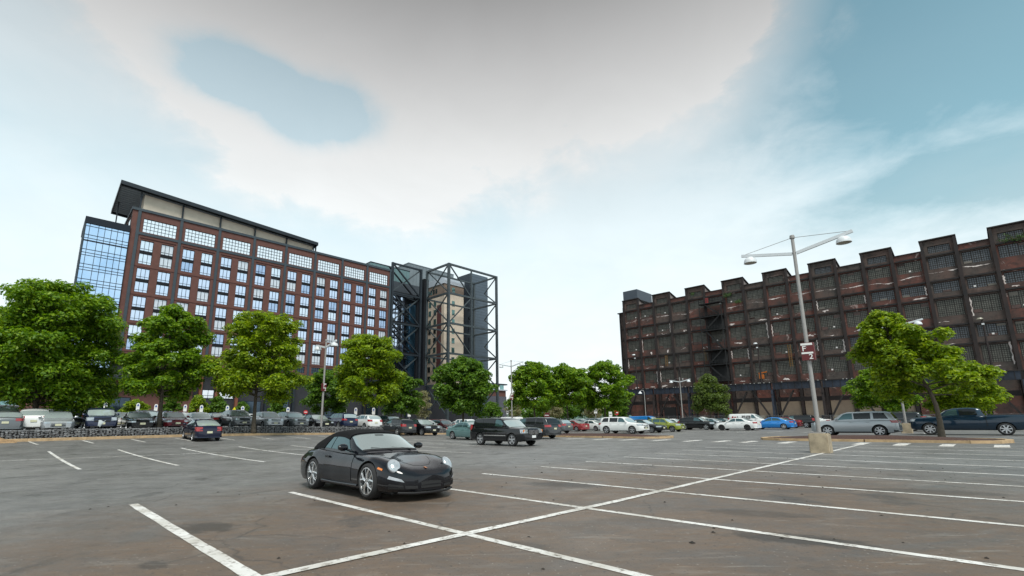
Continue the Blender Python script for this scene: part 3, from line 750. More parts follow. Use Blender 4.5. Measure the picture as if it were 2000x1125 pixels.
# ---- low building to the right of the frame
lb = thing('low_wing', 'low dark wing with a green glass band beyond the frame tower', 'building', at(945, 820, 190), HRZ); lb.location.z = 0
zg = zat(lb.location.x, lb.location.y, 748)
MB().box(0, 13, 0, 20, 0, zg - 5).build('dark_wall', mat('wing_dark', (.06, .065, .08), .7), lb)
MB().box(0, 13, .3, 20, zg - 5, zg - 2.6).build('brick_band', BRICK, lb)
MB().box(-.4, 13.4, -.3, 20, zg - 2.6, zg - 2.2).build('sill_band', SILV, lb)
for k in range(4): MB().box(k * 3.2 + .1, k * 3 + 2.9, .4, .6, zg - 2.2, zg - .3).build('pane', GLASS_G, lb)
MB().box(-.5, 13.5, -.2, 20, zg - .3, zg + .2).build('roof_edge', DARKST, lb)
mb = MB()
for k in range(40): mb.box(k * .3 + .3, k * .3 + .42, -.08, -.002, 0, zg - 5.2)
mb.build('wall_rib', mat('wing_rib', (.13, .13, .16), .7), lb)
# ================================================================ the derelict steel mill
def weathered(name, base, red, white_amt=.5, scale=.22, dark=(.03, .022, .02)):
    m = bpy.data.materials.new(name); m.use_nodes = True; t = m.node_tree; p = t.nodes['Principled BSDF']; L = t.links.new
    g = t.nodes.new('ShaderNodeTexCoord')
    def noi(s, d=8, r=.65, dist=0.0):
        n = t.nodes.new('ShaderNodeTexNoise'); n.inputs['Scale'].default_value = s; n.inputs['Detail'].default_value = d; n.inputs['Roughness'].default_value = r; n.inputs['Distortion'].default_value = dist
        L(g.outputs['Object'], n.inputs['Vector']); return n.outputs['Fac']
    def rp(f, a, b, ca, cb):
        r = t.nodes.new('ShaderNodeValToRGB'); r.color_ramp.elements[0].position = a; r.color_ramp.elements[1].position = b
        r.color_ramp.elements[0].color = (*ca, 1); r.color_ramp.elements[1].color = (*cb, 1); L(f, r.inputs[0]); return r.outputs[0]
    def mx(f, a, b):
        x = t.nodes.new('ShaderNodeMixRGB')
        for i, q in enumerate((f, a, b)):
            if isinstance(q, tuple): x.inputs[i].default_value = (*q, 1)
            elif isinstance(q, float): x.inputs[i].default_value = q
            else: L(q, x.inputs[i])
        return x.outputs[0]
    c = rp(noi(scale), .40, .62, base, red)
    c = mx(rp(noi(scale * 3.1, 9, .75), .48, .64, (0, 0, 0), (.85, .85, .85)), c, dark)
    if white_amt:
        c = mx(rp(noi(scale * 1.7, 9, .7, 1.0), .60, .66, (0, 0, 0), (white_amt,) * 3), c, (.52, .43, .40))
    L(c, p.inputs['Base Color']); p.inputs['Roughness'].default_value = .9
    return m
MBR = weathered('mill_brick', (.070, .042, .036), (.155, .054, .040), .65)
MBR2 = weathered('mill_brick_grey', (.070, .058, .052), (.105, .066, .055), .2)
MST = mat('mill_steel', (.010, .009, .010), .7, .2, col2=(.032, .024, .022), vscale=.5)
MCOL = mat('mill_column', (.011, .010, .011), .8, col2=(.032, .019, .017), vscale=.35)
EFF = mat('efflorescence', (.55, .45, .42), .95, col2=(.80, .72, .69), vscale=.9)
GRID = mat('mill_window_bars', (.022, .018, .016), .8)
def dirty_glass(name, c1, c2, sp=.5):
    m = bpy.data.materials.new(name); m.use_nodes = True; t = m.node_tree; p = t.nodes['Principled BSDF']; L = t.links.new
    g = t.nodes.new('ShaderNodeTexCoord')
    oi = t.nodes.new('ShaderNodeObjectInfo')
    sn = t.nodes.new('ShaderNodeVectorMath'); sn.operation = 'SNAP'; sn.inputs[1].default_value = (4.05 / 12, 10, .425); L(g.outputs['Object'], sn.inputs[0])
    ad = t.nodes.new('ShaderNodeVectorMath'); ad.operation = 'ADD'; L(sn.outputs[0], ad.inputs[0]); L(oi.outputs['Location'], ad.inputs[1])
    wn_ = t.nodes.new('ShaderNodeTexWhiteNoise'); wn_.noise_dimensions = '3D'; L(ad.outputs[0], wn_.inputs['Vector'])
    bn = t.nodes.new('ShaderNodeTexNoise'); bn.inputs['Scale'].default_value = .8; bn.inputs['Detail'].default_value = 5; L(ad.outputs[0], bn.inputs['Vector'])
    mm2 = t.nodes.new('ShaderNodeMath'); mm2.operation = 'MULTIPLY_ADD'; mm2.inputs[1].default_value = .45; L(wn_.outputs['Value'], mm2.inputs[0])
    m3 = t.nodes.new('ShaderNodeMath'); m3.operation = 'MULTIPLY_ADD'; m3.inputs[1].default_value = 1.6; m3.inputs[2].default_value = -.52; L(bn.outputs['Fac'], m3.inputs[0]); L(m3.outputs[0], mm2.inputs[2])
    r = t.nodes.new('ShaderNodeValToRGB'); r.color_ramp.elements[0].color = (*c1, 1); r.color_ramp.elements[1].color = (*c2, 1); L(mm2.outputs[0], r.inputs[0]); L(r.outputs[0], p.inputs['Base Color'])
    p.inputs['Roughness'].default_value = .45; p.inputs['Specular IOR Level'].default_value = sp; return m
DG1 = dirty_glass('grimy_glass', (.085, .082, .068), (.175, .168, .140))
DG2 = dirty_glass('grimy_blue_glass', (.050, .058, .074), (.115, .125, .142), .8)
DG3 = dirty_glass('boarded_panes', (.055, .030, .024), (.10, .050, .040))
K = 1.45
fp = ray(1590, 743); fp = Vector((fp.x * 80 / fp.y, 80, 0)) * K
FO_ = fp + B * (34.09 * K); FRZ = atan2(-B.y, -B.x)
mill = thing('steel_mill', 'long derelict brick steel mill with grimy gridded windows and sawtooth roofline', 'factory', FO_, FRZ)
FB = 5.175; NF = 19
Z = dict(rail=10.9, l4=16.8, l3=20.95, l2=26.95, l1=30.75, beam=36.4, par=37.7, dorm=39.85)
LV = [10.9, 16.8, 20.95, 26.95, 30.75, 36.4]
WIN = [(12.7, 16.35), (18.0, 20.5), (22.9, 26.5), (28.1, 30.35), (33.4, 36.0)]      # window sill and head on each storey
R = random.Random(21)
def wgrid(w, h, nc, nr, heavy):
    mb = MB()
    mb.box(0, .12, 0, .10, 0, h).box(w - .12, w, 0, .10, 0, h).box(.12, w - .12, 0, .10, 0, .10).box(.12, w - .12, 0, .10, h - .10, h)
    for k in range(1, nc):
        t_ = .075 if k % 4 == 0 else .042
        mb.box(w * k / nc - t_, w * k / nc + t_, .01, .09, .10, h - .10)
    for k in range(1, nr):
        t_ = .07 if k in heavy else .040
        mb.box(.12, w - .12, .015, .085, h * k / nr - t_, h * k / nr + t_)
    return mb.mesh('window')
WW = 4.05; WX = (FB - WW) / 2
WMS = [wgrid(WW, b - a, 12, max(4, round((b - a) / .42)), (2, 6)) for a, b in WIN]
GMS = [MB().box(.06, WW - .06, .05, .07, .05, b - a - .05).mesh('glazing') for a, b in WIN]
DWM = wgrid(3.5, 1.6, 12, 4, ()); DGM = MB().box(.06, 3.44, .05, .07, .05, 1.55).mesh('glazing')
ledge = {}
for i in range(NF):
    x = i * FB; raised = (i % 2 == 0)
    wall = MB()
    zt = Z['dorm'] if raised else Z['par']
    for k in range(5):
        z0 = LV[k]; z1 = LV[k + 1]; a, b = WIN[k]
        wall.box(x, x + WX, .0, .5, z0, z1).box(x + WX + WW, x + FB, .0, .5, z0, z1)
        wall.box(x + WX, x + WX + WW, .0, .5, z0, a).box(x + WX, x + WX + WW, .0, .5, b, z1)
    m = MBR if R.random() < .72 else MBR2
    wall.build('brick_bay', m, mill)
    top = MB()
    if raised:
        top.box(x, x + FB, 0, .5, 36.4, 37.0).box(x, x + .85, 0, .5, 37.0, 38.6).box(x + 4.35, x + FB, 0, .5, 37.0, 38.6).box(x, x + FB, 0, .5, 38.6, zt)
        top.build('dormer_front', MBR2, mill)
        o = place(DWM, 'dormer_window', GRID, mill, (x + .85, .22, 37.0)); place(DGM, 'glazing', DG2 if i > 8 else DG1, o)
        # shed roof falling to the back, closed cheeks
        ch = MB()
        for xx in (x, x + FB - .3): ch.hexa([(xx, .51, 36.4), (xx + .3, .51, 36.4), (xx + .3, 7.5, 36.4), (xx, 7.5, 36.4), (xx, .51, zt - .02), (xx + .3, .51, zt - .02), (xx + .3, 7.5, 37.8), (xx, 7.5, 37.8)])
        ch.build('dormer_cheek', mat('cheek_grey', (.27, .24, .23), .9, col2=(.10, .06, .05), vscale=.6) if i < 12 else MBR2, mill)
        MB().hexa([(x - .35, -.45, zt + .05), (x + FB + .3, -.45, zt + .05), (x + FB + .3, 8, 37.8), (x - .35, 8, 37.8), (x - .35, -.45, zt + .3), (x + FB + .3, -.45, zt + .3), (x + FB + .3, 8, 38.05), (x - .35, 8, 38.05)]).build('dormer_roof', MST, mill)
    else:
        top.box(x, x + FB, 0, .5, 36.4, zt).build('parapet', MBR if R.random() < .7 else MBR2, mill)
        MB().box(x + .02, x + FB - .02, -.2, 1.0, zt, zt + .18).build('coping', MST, mill)
    for k in range(5):
        o = place(WMS[k], 'window', GRID, mill, (x + WX, .22, WIN[k][0]))
        g = DG2 if (i > 10 and k in (1, 3) and R.random() < .8) or (i > 13 and k == 4) else DG1
        place(GMS[k], 'glazing', g, o)
        h = WIN[k][1] - WIN[k][0]
        # sashes that have been boarded, rusted or hang open, and broken panes
        for q in range(R.choice((0, 1, 1, 2))):
            c0 = R.choice((0, 4, 8)) / 12 * WW; rr = R.choice((0, 0, .72))
            MB().box(c0 + .1, c0 + WW / 3 - .04, -.03, .02, h * rr + .12, h * rr + h * .22).build('sash', DG3 if R.random() < .75 else mat('grey_board', (.17, .15, .13), .9), o)
        if R.random() < .22:
            c0 = R.uniform(.4, WW - .8)
            MB().box(c0, c0 + .34, -.045, -.032, h * .12, h * .12 + .34).build('broken_pane', mat('white_patch', (.72, .68, .66), .8), o)
    # pale lime that has washed out of the brick under the sills
    def lime(z, x0, x1, t, amp, ph, n=26):
        mb = MB(); pts = []; zz = z + R.uniform(-amp, amp); th = t * .3; dz = R.uniform(-.05, .05)
        for q in range(n + 1):
            f = q / n; xx = x0 + (x1 - x0) * f
            dz += R.gauss(0, .035); dz *= .9; zz += dz * amp * 2 + (z - zz) * .10
            th = max(.012, min(t, th + R.gauss(0, t * .17))); e = min(1, 7 * f + .05) * min(1, 7 * (1 - f) + .05)
            pts.append((xx, zz - th * e * R.uniform(.3, .8), zz + th * e * R.uniform(.15, .4)))
        for q in range(n):
            p, r_ = pts[q], pts[q + 1]
            mb.quad((p[0], -.012, p[1]), (r_[0], -.012, r_[1]), (r_[0], -.012, r_[2]), (p[0], -.012, p[2]))
        mb.build('lime_streak', EFF, mill)
    def blot(x0, z0, rx, rz):                   # an uneven patch, sometimes with a bare middle
        mb = MB(); n = 18; hole = R.random() < .55; h0 = R.uniform(.35, .7); ph = R.uniform(0, 6); P = []
        for q in range(n):
            a_ = 2 * pi * q / n; k_ = 1 + .35 * sin(2 * a_ + ph) + .25 * sin(5 * a_ + ph * 2) + R.uniform(-.2, .2)
            P.append((x0 + rx * k_ * cos(a_), z0 + rz * k_ * sin(a_), x0 + rx * k_ * h0 * cos(a_) * (1 if hole else .01), z0 + rz * .25 * hole + rz * k_ * h0 * sin(a_) * (1 if hole else .01)))
        gap_ = R.randint(2, 8) if hole else 0
        for q in range(n - gap_):
            a_, b_ = P[q], P[(q + 1) % n]; mb.quad((a_[0], -.012, a_[1]), (b_[0], -.012, b_[1]), (b_[2], -.012, b_[3]), (a_[2], -.012, a_[3]))
        mb.build('lime_patch', EFF, mill)
    if i not in (5,) and R.random() < .92: lime(32.5 + .35 * sin(i * .9), x + .32, x + FB - .32, .30, .16, 0, 34)
    for k, zz in ((2, 22.0), (0, 11.7), (3, 27.55), (1, 17.4)):
        if R.random() < (.62 if k in (2, 0) else .5):
            if R.random() < .6: blot(x + R.uniform(1.0, FB - 1.0), zz - .1 + R.uniform(-.2, .15), R.uniform(.25, .95), R.uniform(.12, .34))
            else: c0 = x + R.uniform(.4, 2.2); lime(zz + R.uniform(-.2, .2), c0, c0 + R.uniform(1.0, 2.6), R.uniform(.2, .5), .3, 0, 16)
    for s_ in (.48, FB - .62):
        if R.random() < .55:
            k = R.choice((1, 2, 2, 3, 0)); z0 = WIN[k][0] - R.uniform(0, .8); z1 = LV[k + 1] - R.uniform(.1, 1.0); mb = MB(); n = 10; prev = None
            for q in range(n + 1):
                zz = z0 + (z1 - z0) * q / n; c0 = x + s_ + .07 * sin(q * 1.9); w_ = R.uniform(.04, .16)
                if prev: mb.quad((prev[1] - prev[2], -.012, prev[0]), (prev[1] + prev[2], -.012, prev[0]), (c0 + w_, -.012, zz), (c0 - w_, -.012, zz))
                prev = (zz, c0, w_)
            mb.build('lime_streak', EFF, mill)
for i in range(NF + 1):
    x = i * FB; zt = Z['dorm'] - .1
    c = MB().box(x - .24, x + .24, -.42, -.012, 3, zt if (i < NF) else Z['par']).box(x - .30, x + .30, -.46, -.421, 3, Z['par'])
    c.build('column', MCOL, mill)
for i in range(NF):
    for z in LV[1:]:
        MB().box(i * FB + .41, (i + 1) * FB - .41, -.30, -.014, z - .16, z + .16).build('floor_beam', MST, mill)
MB().box(0, NF * FB, .55, 22, 3, 37.0).build('mill_core', BLACKP, mill)
# narrow end bay, set back, and the metal box on the roof
MB().box(-2.2, -.25, 1.2, 6, 3, 36.0).build('end_bay', MBR2, mill)
for xx in (-2.25, -.4): MB().box(xx - .2, xx + .2, .9, 1.19, 3, 36.2).build('end_column', MCOL, mill)
for z in LV[1:]: MB().box(-2.04, -.61, .95, 1.19, z - .15, z + .15).build('floor_beam', MST, mill)
MB().box(-2.9, -.3, .6, 7, 36.2, 36.5).build('end_roof', MST, mill)
MB().box(-.4, 4.6, .7, 10.5, 40.2, 43.4).build('roof_box', mat('slate_box', (.055, .068, .088), .5, .1, var=.06), mill)
# fire escape
fe = thing('fire_escape', 'black steel fire escape climbing the front of the derelict mill', 'fire escape', FO_ - B * (5.0 * FB), FRZ)
flv = [34.0, 30.2, 26.2, 20.6, 16.5, 12.0]
BK = mat('soot_black', (.012, .012, .013), .8)
for k, z in enumerate(flv):
    MB().box(-1.0, FB * .98, -2.6, -.47, z - .18, z).build('landing', BK, fe)
    rl = MB()
    for q in range(9): rl.beam((-1.0 + q * .75, -2.55, z), (-1.0 + q * .75, -2.55, z + 1.1), .07)
    for h in (.55, 1.1): rl.beam((-1.0, -2.55, z + h), (FB * .98, -2.55, z + h), .08)
    rl.build('railing', BK, fe)
    if k:
        zu = flv[k - 1]; a_, b_ = ((.2, -2.0, zu), (FB - .8, -2.0, z)) if k % 2 else ((FB - .8, -2.0, zu), (.2, -2.0, z))
        s_ = MB()
        for o_ in (-.35, .35): s_.beam((a_[0], a_[1] + o_, a_[2]), (b_[0], b_[1] + o_, b_[2]), .12, .30)
        for q in range(10):
            f = (q + .5) / 10; c = Vector(a_).lerp(Vector(b_), f); s_.box(c.x - .14, c.x + .14, c.y - .34, c.y + .34, c.z - .03, c.z + .03)
        s_.build('stair_flight', BK, fe)
for xx in (-.9, FB * .95):
    MB().beam((xx, -2.5, 11), (xx, -2.5, 35.1), .16).build('post', BK, fe)
for za, zb2 in ((26.4, 30.0), (12.1, 16.2), (17, 20.3)): MB().box(.4, FB - .5, -.46, -.3, za, zb2).build('dark_doorway', BK, fe)
MB().box(.2, 1.0, -.6, -.462, 34.0, 35.9).build('red_door', mat('red_door', (.22, .025, .025), .7), fe)
# crane runway in front of the mill
cr_ = thing('crane_runway', 'dark steel crane runway on braced legs along the mill front', 'steelwork', FO_ - A * 4.2, FRZ)
GIR = mat('girder_steel', (.012, .014, .020), .55, .4, col2=(.040, .052, .078), vscale=.25)
for i in range(0, NF, 2):
    x = i * FB
    MB().box(x + .25, x + 2 * FB - .25, -.35, .35, 8.9, 10.5).build('girder', GIR, cr_)
    MB().box(x + .02, x + 2 * FB - .02, -.55, .55, 10.502, 10.72).build('girder_flange', MST, cr_)
    fl = MB()
    for q in range(7): fl.box(x + q * 1.45 + .6, x + q * 1.45 + .70, -.40, -.352, 8.95, 10.4)
    fl.build('stiffener', MST, cr_)
    MB().box(x + .6, x + 2 * FB - .6, 1.5, 1.9, 6.0, 7.0).build('lower_beam', MCOL, cr_)
    br = (x + .3, x + 2 * FB - .3)
    MB().beam((br[0], .1, .8), (br[0] + 4.2, .1, 8.6), .34).build('knee_brace', MST, cr_)
    if (i // 2) % 2: MB().beam((br[1], .1, .8), (br[1] - 4.2, .1, 8.6), .34).build('knee_brace', MST, cr_)
for i in range(0, NF + 1, 2):
    x = i * FB
    for yy in (-.9, 1.3): MB().beam((x, yy, -.5), (x, yy * .45, 8.88), .42, .42).build('leg', MCOL if i % 4 else GIR, cr_)
    for z in (1.2, 4.6):
        MB().beam((x, -.8, z), (x, 1.0, z + 3.2), .16).build('lacing', MST, cr_); MB().beam((x, 1.0, z), (x, -.8, z + 3.2), .16).build('lacing', MST, cr_)
R = random.Random(33)
bx = MB()
for i in range(150):
    if R.random() < .5: q = i * .64 + R.uniform(-.2, .2); bx.box(q, q + .22, -.62, -.552, 10.55, 10.74)
bx.build('bolt_plate', mat('pale_grey', (.34, .33, .32), .8), cr_)
# ground-storey wall behind the runway
gs = MB()
SAND = mat('sand_render', (.26, .205, .15), .9, col2=(.17, .13, .10), vscale=.3)
for i in range(NF):
    x = i * FB
    kind = R.random(); m_ = SAND if (i in (6, 7, 8, 9, 10, 11, 12, 16, 17, 18) and i != 13) else MBR
    MB().box(x + .42, x + FB - .42, -.15, .4, 0, 6.0).build('ground_wall', m_, mill)
    MB().box(x + .42, x + FB - .42, -.10, .4, 6.002, 10.88).build('ground_spandrel', MBR if i % 3 else MBR2, mill)
    if i in (2, 5): MB().box(x + .8, x + FB - .7, -.20, -.151, 0, 5.2).build('dark_opening', BK, mill)
    if m_ is SAND:
        for q in range(3): MB().box(x + .7 + q * 1.35, x + 1.6 + q * 1.35, -.19, -.151, 1.9, 2.6).build('low_window', BK if R.random() < .6 else mat('sand_board', (.32, .28, .22), .9), mill)
MB().box(0, NF * FB, .42, 1.0, 0, 10.9).build('ground_core', BLACKP, mill)
# yellow ladders and orange hoist
for i, z0, z1 in ((4, 17, 21.6), (2, 17.3, 20.6), (8, 14.6, 20.2)):
    x = i * FB + 3.9 - (1.0 if i == 2 else 0); ld = MB()
    for o_ in (-.28, .28): ld.beam((x + o_, -.62, z0), (x + o_, -.62, z1), .09)
    q = z0 + .3
    while q < z1: ld.beam((x - .28, -.62, q), (x + .28, -.62, q), .07); q += .45
    ld.build('ladder', mat('rust_yellow', (.20, .10, .02), .7), mill)
MB().box(7 * FB + 1.6, 7 * FB + 2.7, -.9, -.5, 12.0, 13.1).beam((7 * FB + 1.5, -.7, 13.4), (7 * FB + 3.4, -.7, 13.7), .3).build('hoist', mat('hoist_orange', (.42, .11, .01), .7), mill)
# plants growing out of the wall
def weed(name, label, x, z, n, spread, seed):
    r = thing(name, label, 'plant', FO_ - B * x - A * .3, FRZ); r.location.z = z; q = random.Random(seed); st = MB(); lv = MB()
    for k in range(n):
        a_ = Vector((q.uniform(-1, 1) * spread, q.uniform(-.8, -.1), q.uniform(-.3, 1) * spread * .7)); st.tube([(0, 0, 0), a_ * .5 + Vector((0, 0, .1)), a_], [.04, .03, .012], 5)
        for j in range(26):
            c = a_ * q.uniform(.45, 1.05) + Vector((q.gauss(0, .18), q.gauss(0, .18), q.gauss(0, .18))); d1 = Vector((q.gauss(0, 1), q.gauss(0, 1), q.gauss(0, 1))).normalized() * .12; d2 = d1.cross(Vector((q.gauss(0, 1), 1, .3))).normalized() * .08
            lv.quad(c - d1, c + d2, c + d1, c - d2)
    st.build('stem', mat('weed_stem', (.13, .10, .07), .9), r); lv.build('foliage', mat('weed_leaf', (.05, .10, .02), .7, var=.4, vscale=2), r)
weed('wall_plant', 'leafy weed growing along a window on the upper mill wall', 6 * FB + 1.2, 35.6, 9, 1.0, 1)
weed('wall_plant', 'leafy weed under a window sill of the upper mill wall', 6 * FB + 3.5, 33.3, 8, .9, 2)
weed('wall_plant', 'sapling leaning from the mill roof at the far right', 16 * FB + 3.0, 36.6, 12, 2.2, 3)
weed('wall_plant', 'small weed on the mill parapet beside the fire escape', 4 * FB + 2.2, 37.7, 4, .7, 4)
# chain-link fence in front of the runway
fn = thing('chain_link_fence', 'thin grey chain-link fence along the foot of the mill', 'fence', FO_ - A * 12, FRZ); fz = gz(*(FO_ - A * 12 - B * 40).xy)
FG = mat('galvanised', (.20, .20, .21), .5, .5)
for k in range(34): MB().beam((k * 3, 0, fz - .3), (k * 3, 0, fz + 2.0), .07).build('post', FG, fn)
fw = MB()
for k in range(33):
    fw.beam((k * 3, 0, fz + 1.98), (k * 3 + 3, 0, fz + 1.98), .045)
    for q in range(12): fw.beam((k * 3 + q * .25, 0, fz), (k * 3 + q * .25 + .9, 0, fz + 1.95), .012).beam((k * 3 + q * .25 + .9, .02, fz), (k * 3 + q * .25, .02, fz + 1.95), .012)
fw.build('mesh_panel', FG, fn)
# ================================================================ cars
TYRE = mat('tyre_rubber', (.018, .018, .019), .85); RIMM = mat('alloy', (.55, .56, .58), .3, .8); RIMD = mat('black_wheel', (.02, .02, .022), .5)
CGL = mat('car_side_glass', (.07, .13, .14), .04, .6, spec=.8); CGW = mat('car_windscreen', (.50, .57, .57), .05, .50, spec=1.0)
CGB = mat('privacy_glass', (.010, .012, .014), .05, .0, spec=.5)
HLM = mat('headlamp', (.42, .45, .48), .12, .45, coat=1); TLM = mat('tail_lamp', (.32, .012, .014), .2, coat=1); AMB = mat('amber_lamp', (.75, .20, .01), .25, coat=1)
BTR = mat('black_trim', (.014, .014, .015), .55); CHR = mat('chrome', (.72, .73, .75), .15, 1.0); PLT = mat('number_plate', (.62, .60, .42), .5); PLW = mat('white_plate', (.75, .75, .75), .5)
WELL = mat('wheel_well', (.006, .006, .006), .9)
def paint(name, c, metal=.25, rough=.34):
    return mat('paint_' + name, c, rough, metal, coat=1.0, spec=.5 if max(c) > .2 else .08)
PAINTS = dict(black=(.008, .009, .011), white=(.74, .74, .73), silver=(.40, .42, .44), grey=(.085, .092, .10), darkgrey=(.035, .038, .042), navy=(.012, .020, .055), blue=(.015, .22, .62),
              maroon=(.14, .012, .018), red=(.28, .018, .022), teal=(.13, .24, .24), lime=(.27, .31, .035), slate=(.008, .024, .045), gunmetal=(.13, .14, .15), prius=(.006, .009, .030))
def lerp(a, b, t): return a + (b - a) * t
def plin(pts, x):                                # piecewise linear, points from front (large x) to rear
    if x >= pts[0][0]: return pts[0][1]
    for (x0, y0), (x1, y1) in zip(pts, pts[1:]):
        if x >= x1: return lerp(y0, y1, (x0 - x) / (x0 - x1) if x0 != x1 else 0)
    return pts[-1][1]
def psm(pts, x, r=.07): return (plin(pts, x - r) + plin(pts, x) * 2 + plin(pts, x + r)) / 4
class Shell:
    """a car body: lower shell L(x, t) with t running over the half section, and cabin C(x, s)"""
    RING = [(0, 0), (.80, 0), (.945, .05), (.99, .28), (1.0, .52), (.985, .76), (.945, .92), (.86, .985), (.5, 1.0), (0, 1.0)]
    def __init__(k, sp): k.sp = sp
    def w(k, x):
        sp = k.sp; h = sp['W'] / 2; xf, xr = sp['L'] / 2, -sp['L'] / 2
        fx, fr = sp.get('nosew', .74), sp.get('tailw', .82); d = xf - x; e = x - xr
        lf, lr = sp.get('nosel', .55), sp.get('taill', .38)
        f = 1 - (1 - fx) * max(0, 1 - d / lf) ** 2.2; g = 1 - (1 - fr) * max(0, 1 - e / lr) ** 2.2
        return h * f * g * psm(sp['plan'], x, .1) if 'plan' in sp else h * f * g
    def zb(k, x):
        sp = k.sp; xf = sp['L'] / 2; d = min(xf - x, x + xf)
        return sp['clear'] + .10 * max(0, 1 - d / .5) ** 1.5
    def zt(k, x): return psm(k.sp['top'], x, .06)
    def ring(k, x):
        w, b, t = k.w(x), k.zb(x), k.zt(x); cr = k.sp.get('crown', .035)
        return [(y * w, lerp(b, t, z) + (cr * (1 - (y / .86) ** 2) if i > 6 else 0)) for i, (y, z) in enumerate(k.RING)]
    def Lp(k, x, t, side=1):
        r = k.ring(x); n = len(r) - 1; i = min(int(t), n - 1); f = t - i
        return Vector((x, side * lerp(r[i][0], r[i + 1][0], f), lerp(r[i][1], r[i + 1][1], f)))
    def cab(k, x, s):
        sp = k.sp; side = 1
        if s > 1: s = 2 - s; side = -1
        xs = sp['roof']; x0, x1 = xs[0][0], xs[-1][0]
        zr = psm(xs, x, sp.get('rsm', .05)); zb = min(k.zt(x) - .03, zr); h = max(.001, zr - zb)
        wb = k.sp['W'] / 2 * sp.get('cabw', .925); d = min(x0 - x, x - x1)
        tp = sp.get('ctaper', .22); wb *= 1 - tp * max(0, 1 - d / sp.get('ctl', .45)) ** 2
        hm = sp['H'] - zb; wt = wb * (1 - sp.get('tumble', .20) * min(1, h / hm)); e = min(.075, .3 * h)
        if s <= .5:
            f = s / .5; y = lerp(wb, wt, f) + .022 * sin(pi * f) * min(1, h / .3); z = lerp(zb, zr - e, f)
        else:
            ph = (s - .5) / .5 * pi / 2; y = wt * (1 - (s - .5) / .5) if False else wt * cos(ph) ** .9; z = zr - e + e * sin(ph)
        return Vector((x, side * y, z))
    def patch(k, fn, x0b, x1b, x0t, x1t, s0, s1, nu, nv, off):
        mb = MB()
        def f(u, v):
            s = lerp(s0, s1, v); x = lerp(lerp(x0b, x0t, v), lerp(x1b, x1t, v), u); p = fn(x, s)
            a = fn(x + .012, s) - fn(x - .012, s); b = fn(x, s + .012) - fn(x, s - .012); n = a.cross(b)
            if n.length < 1e-9: n = Vector((0, 0, 1))
            n.normalize(); c = p - Vector((x * .8, 0, .55))
            if n.dot(c) < 0: n = -n
            return p + n * off
        return mb.grid(f, nu, nv)
    def body_mesh(k, name, arch=None):
        sp = k.sp; xf = sp['L'] / 2; N = sp.get('nst', 34); xs = sorted({round(-xf + 2 * xf * i / N, 4) for i in range(N + 1)} | {round(s * (xf - d), 4) for d in (.02, .05, .1, .17, .25) for s in (-1, 1)}, reverse=True)
        mb = MB(); m = len(k.RING); rings = []
        for x in xs:
            r = k.ring(x); full = [(y, z) for y, z in r] + [(-y, z) for y, z in r[-2:0:-1]]
            rings.append(len(mb.v)); mb.v += [(x, y, z) for y, z in full]
        q = 2 * m - 2
        for a, b in zip(rings, rings[1:]):
            for j in range(q): mb.f.append((a + j, a + (j + 1) % q, b + (j + 1) % q, b + j))
        mb.f.append(tuple(rings[0] + j for j in range(q))); mb.f.append(tuple(rings[-1] + j for j in reversed(range(q))))
        me = mb.mesh(name); me.materials.append(paint('black', PAINTS['black']))
        if sp.get('arches', True):
            cu = MB(); ra = sp['wr'] * sp.get('archk', 1.13)
            for x in (sp['wf'], sp['wb']):
                for s in (-1, 1):
                    n = 28; base = len(cu.v); y0, y1 = s * (sp['W'] / 2 - .34), s * (sp['W'] / 2 + .3)
                    for y in (y0, y1):
                        for j in range(n): cu.v.append((x + ra * cos(2 * pi * j / n), y, sp['wr'] + .012 + ra * sin(2 * pi * j / n)))
                    for j in range(n): cu.f.append((base + j, base + (j + 1) % n, base + n + (j + 1) % n, base + n + j))
                    cu.f.append(tuple(base + j for j in range(n))); cu.f.append(tuple(base + n + j for j in reversed(range(n))))
            cm = cu.mesh('cut'); cm.materials.append(WELL)
            o1 = bpy.data.objects.new('tmp_body', me); o2 = bpy.data.objects.new('tmp_cut', cm); COL.objects.link(o1); COL.objects.link(o2)
            md = o1.modifiers.new('b', 'BOOLEAN'); md.operation = 'DIFFERENCE'; md.object = o2; md.solver = 'EXACT'
            try: md.material_mode = 'TRANSFER'
            except Exception: pass
            dg = bpy.context.evaluated_depsgraph_get(); r = bpy.data.meshes.new_from_object(o1.evaluated_get(dg))
            bpy.data.objects.remove(o1); bpy.data.objects.remove(o2); me = r; me.name = name
        me.polygons.foreach_set('use_smooth', [True] * len(me.polygons)); me.set_sharp_from_angle(angle=radians(38))
        return me
    def cabin_mesh(k, name):
        sp = k.sp; x0, x1 = sp['roof'][0][0], sp['roof'][-1][0]; N = 46
        mb = MB(); mb.grid(lambda u, v: k.cab(lerp(x0, x1, u), 2 * v), N, 24)
        me = mb.mesh(name, 40); me.materials.append(paint('black', PAINTS['black'])); return me
_WH = {}
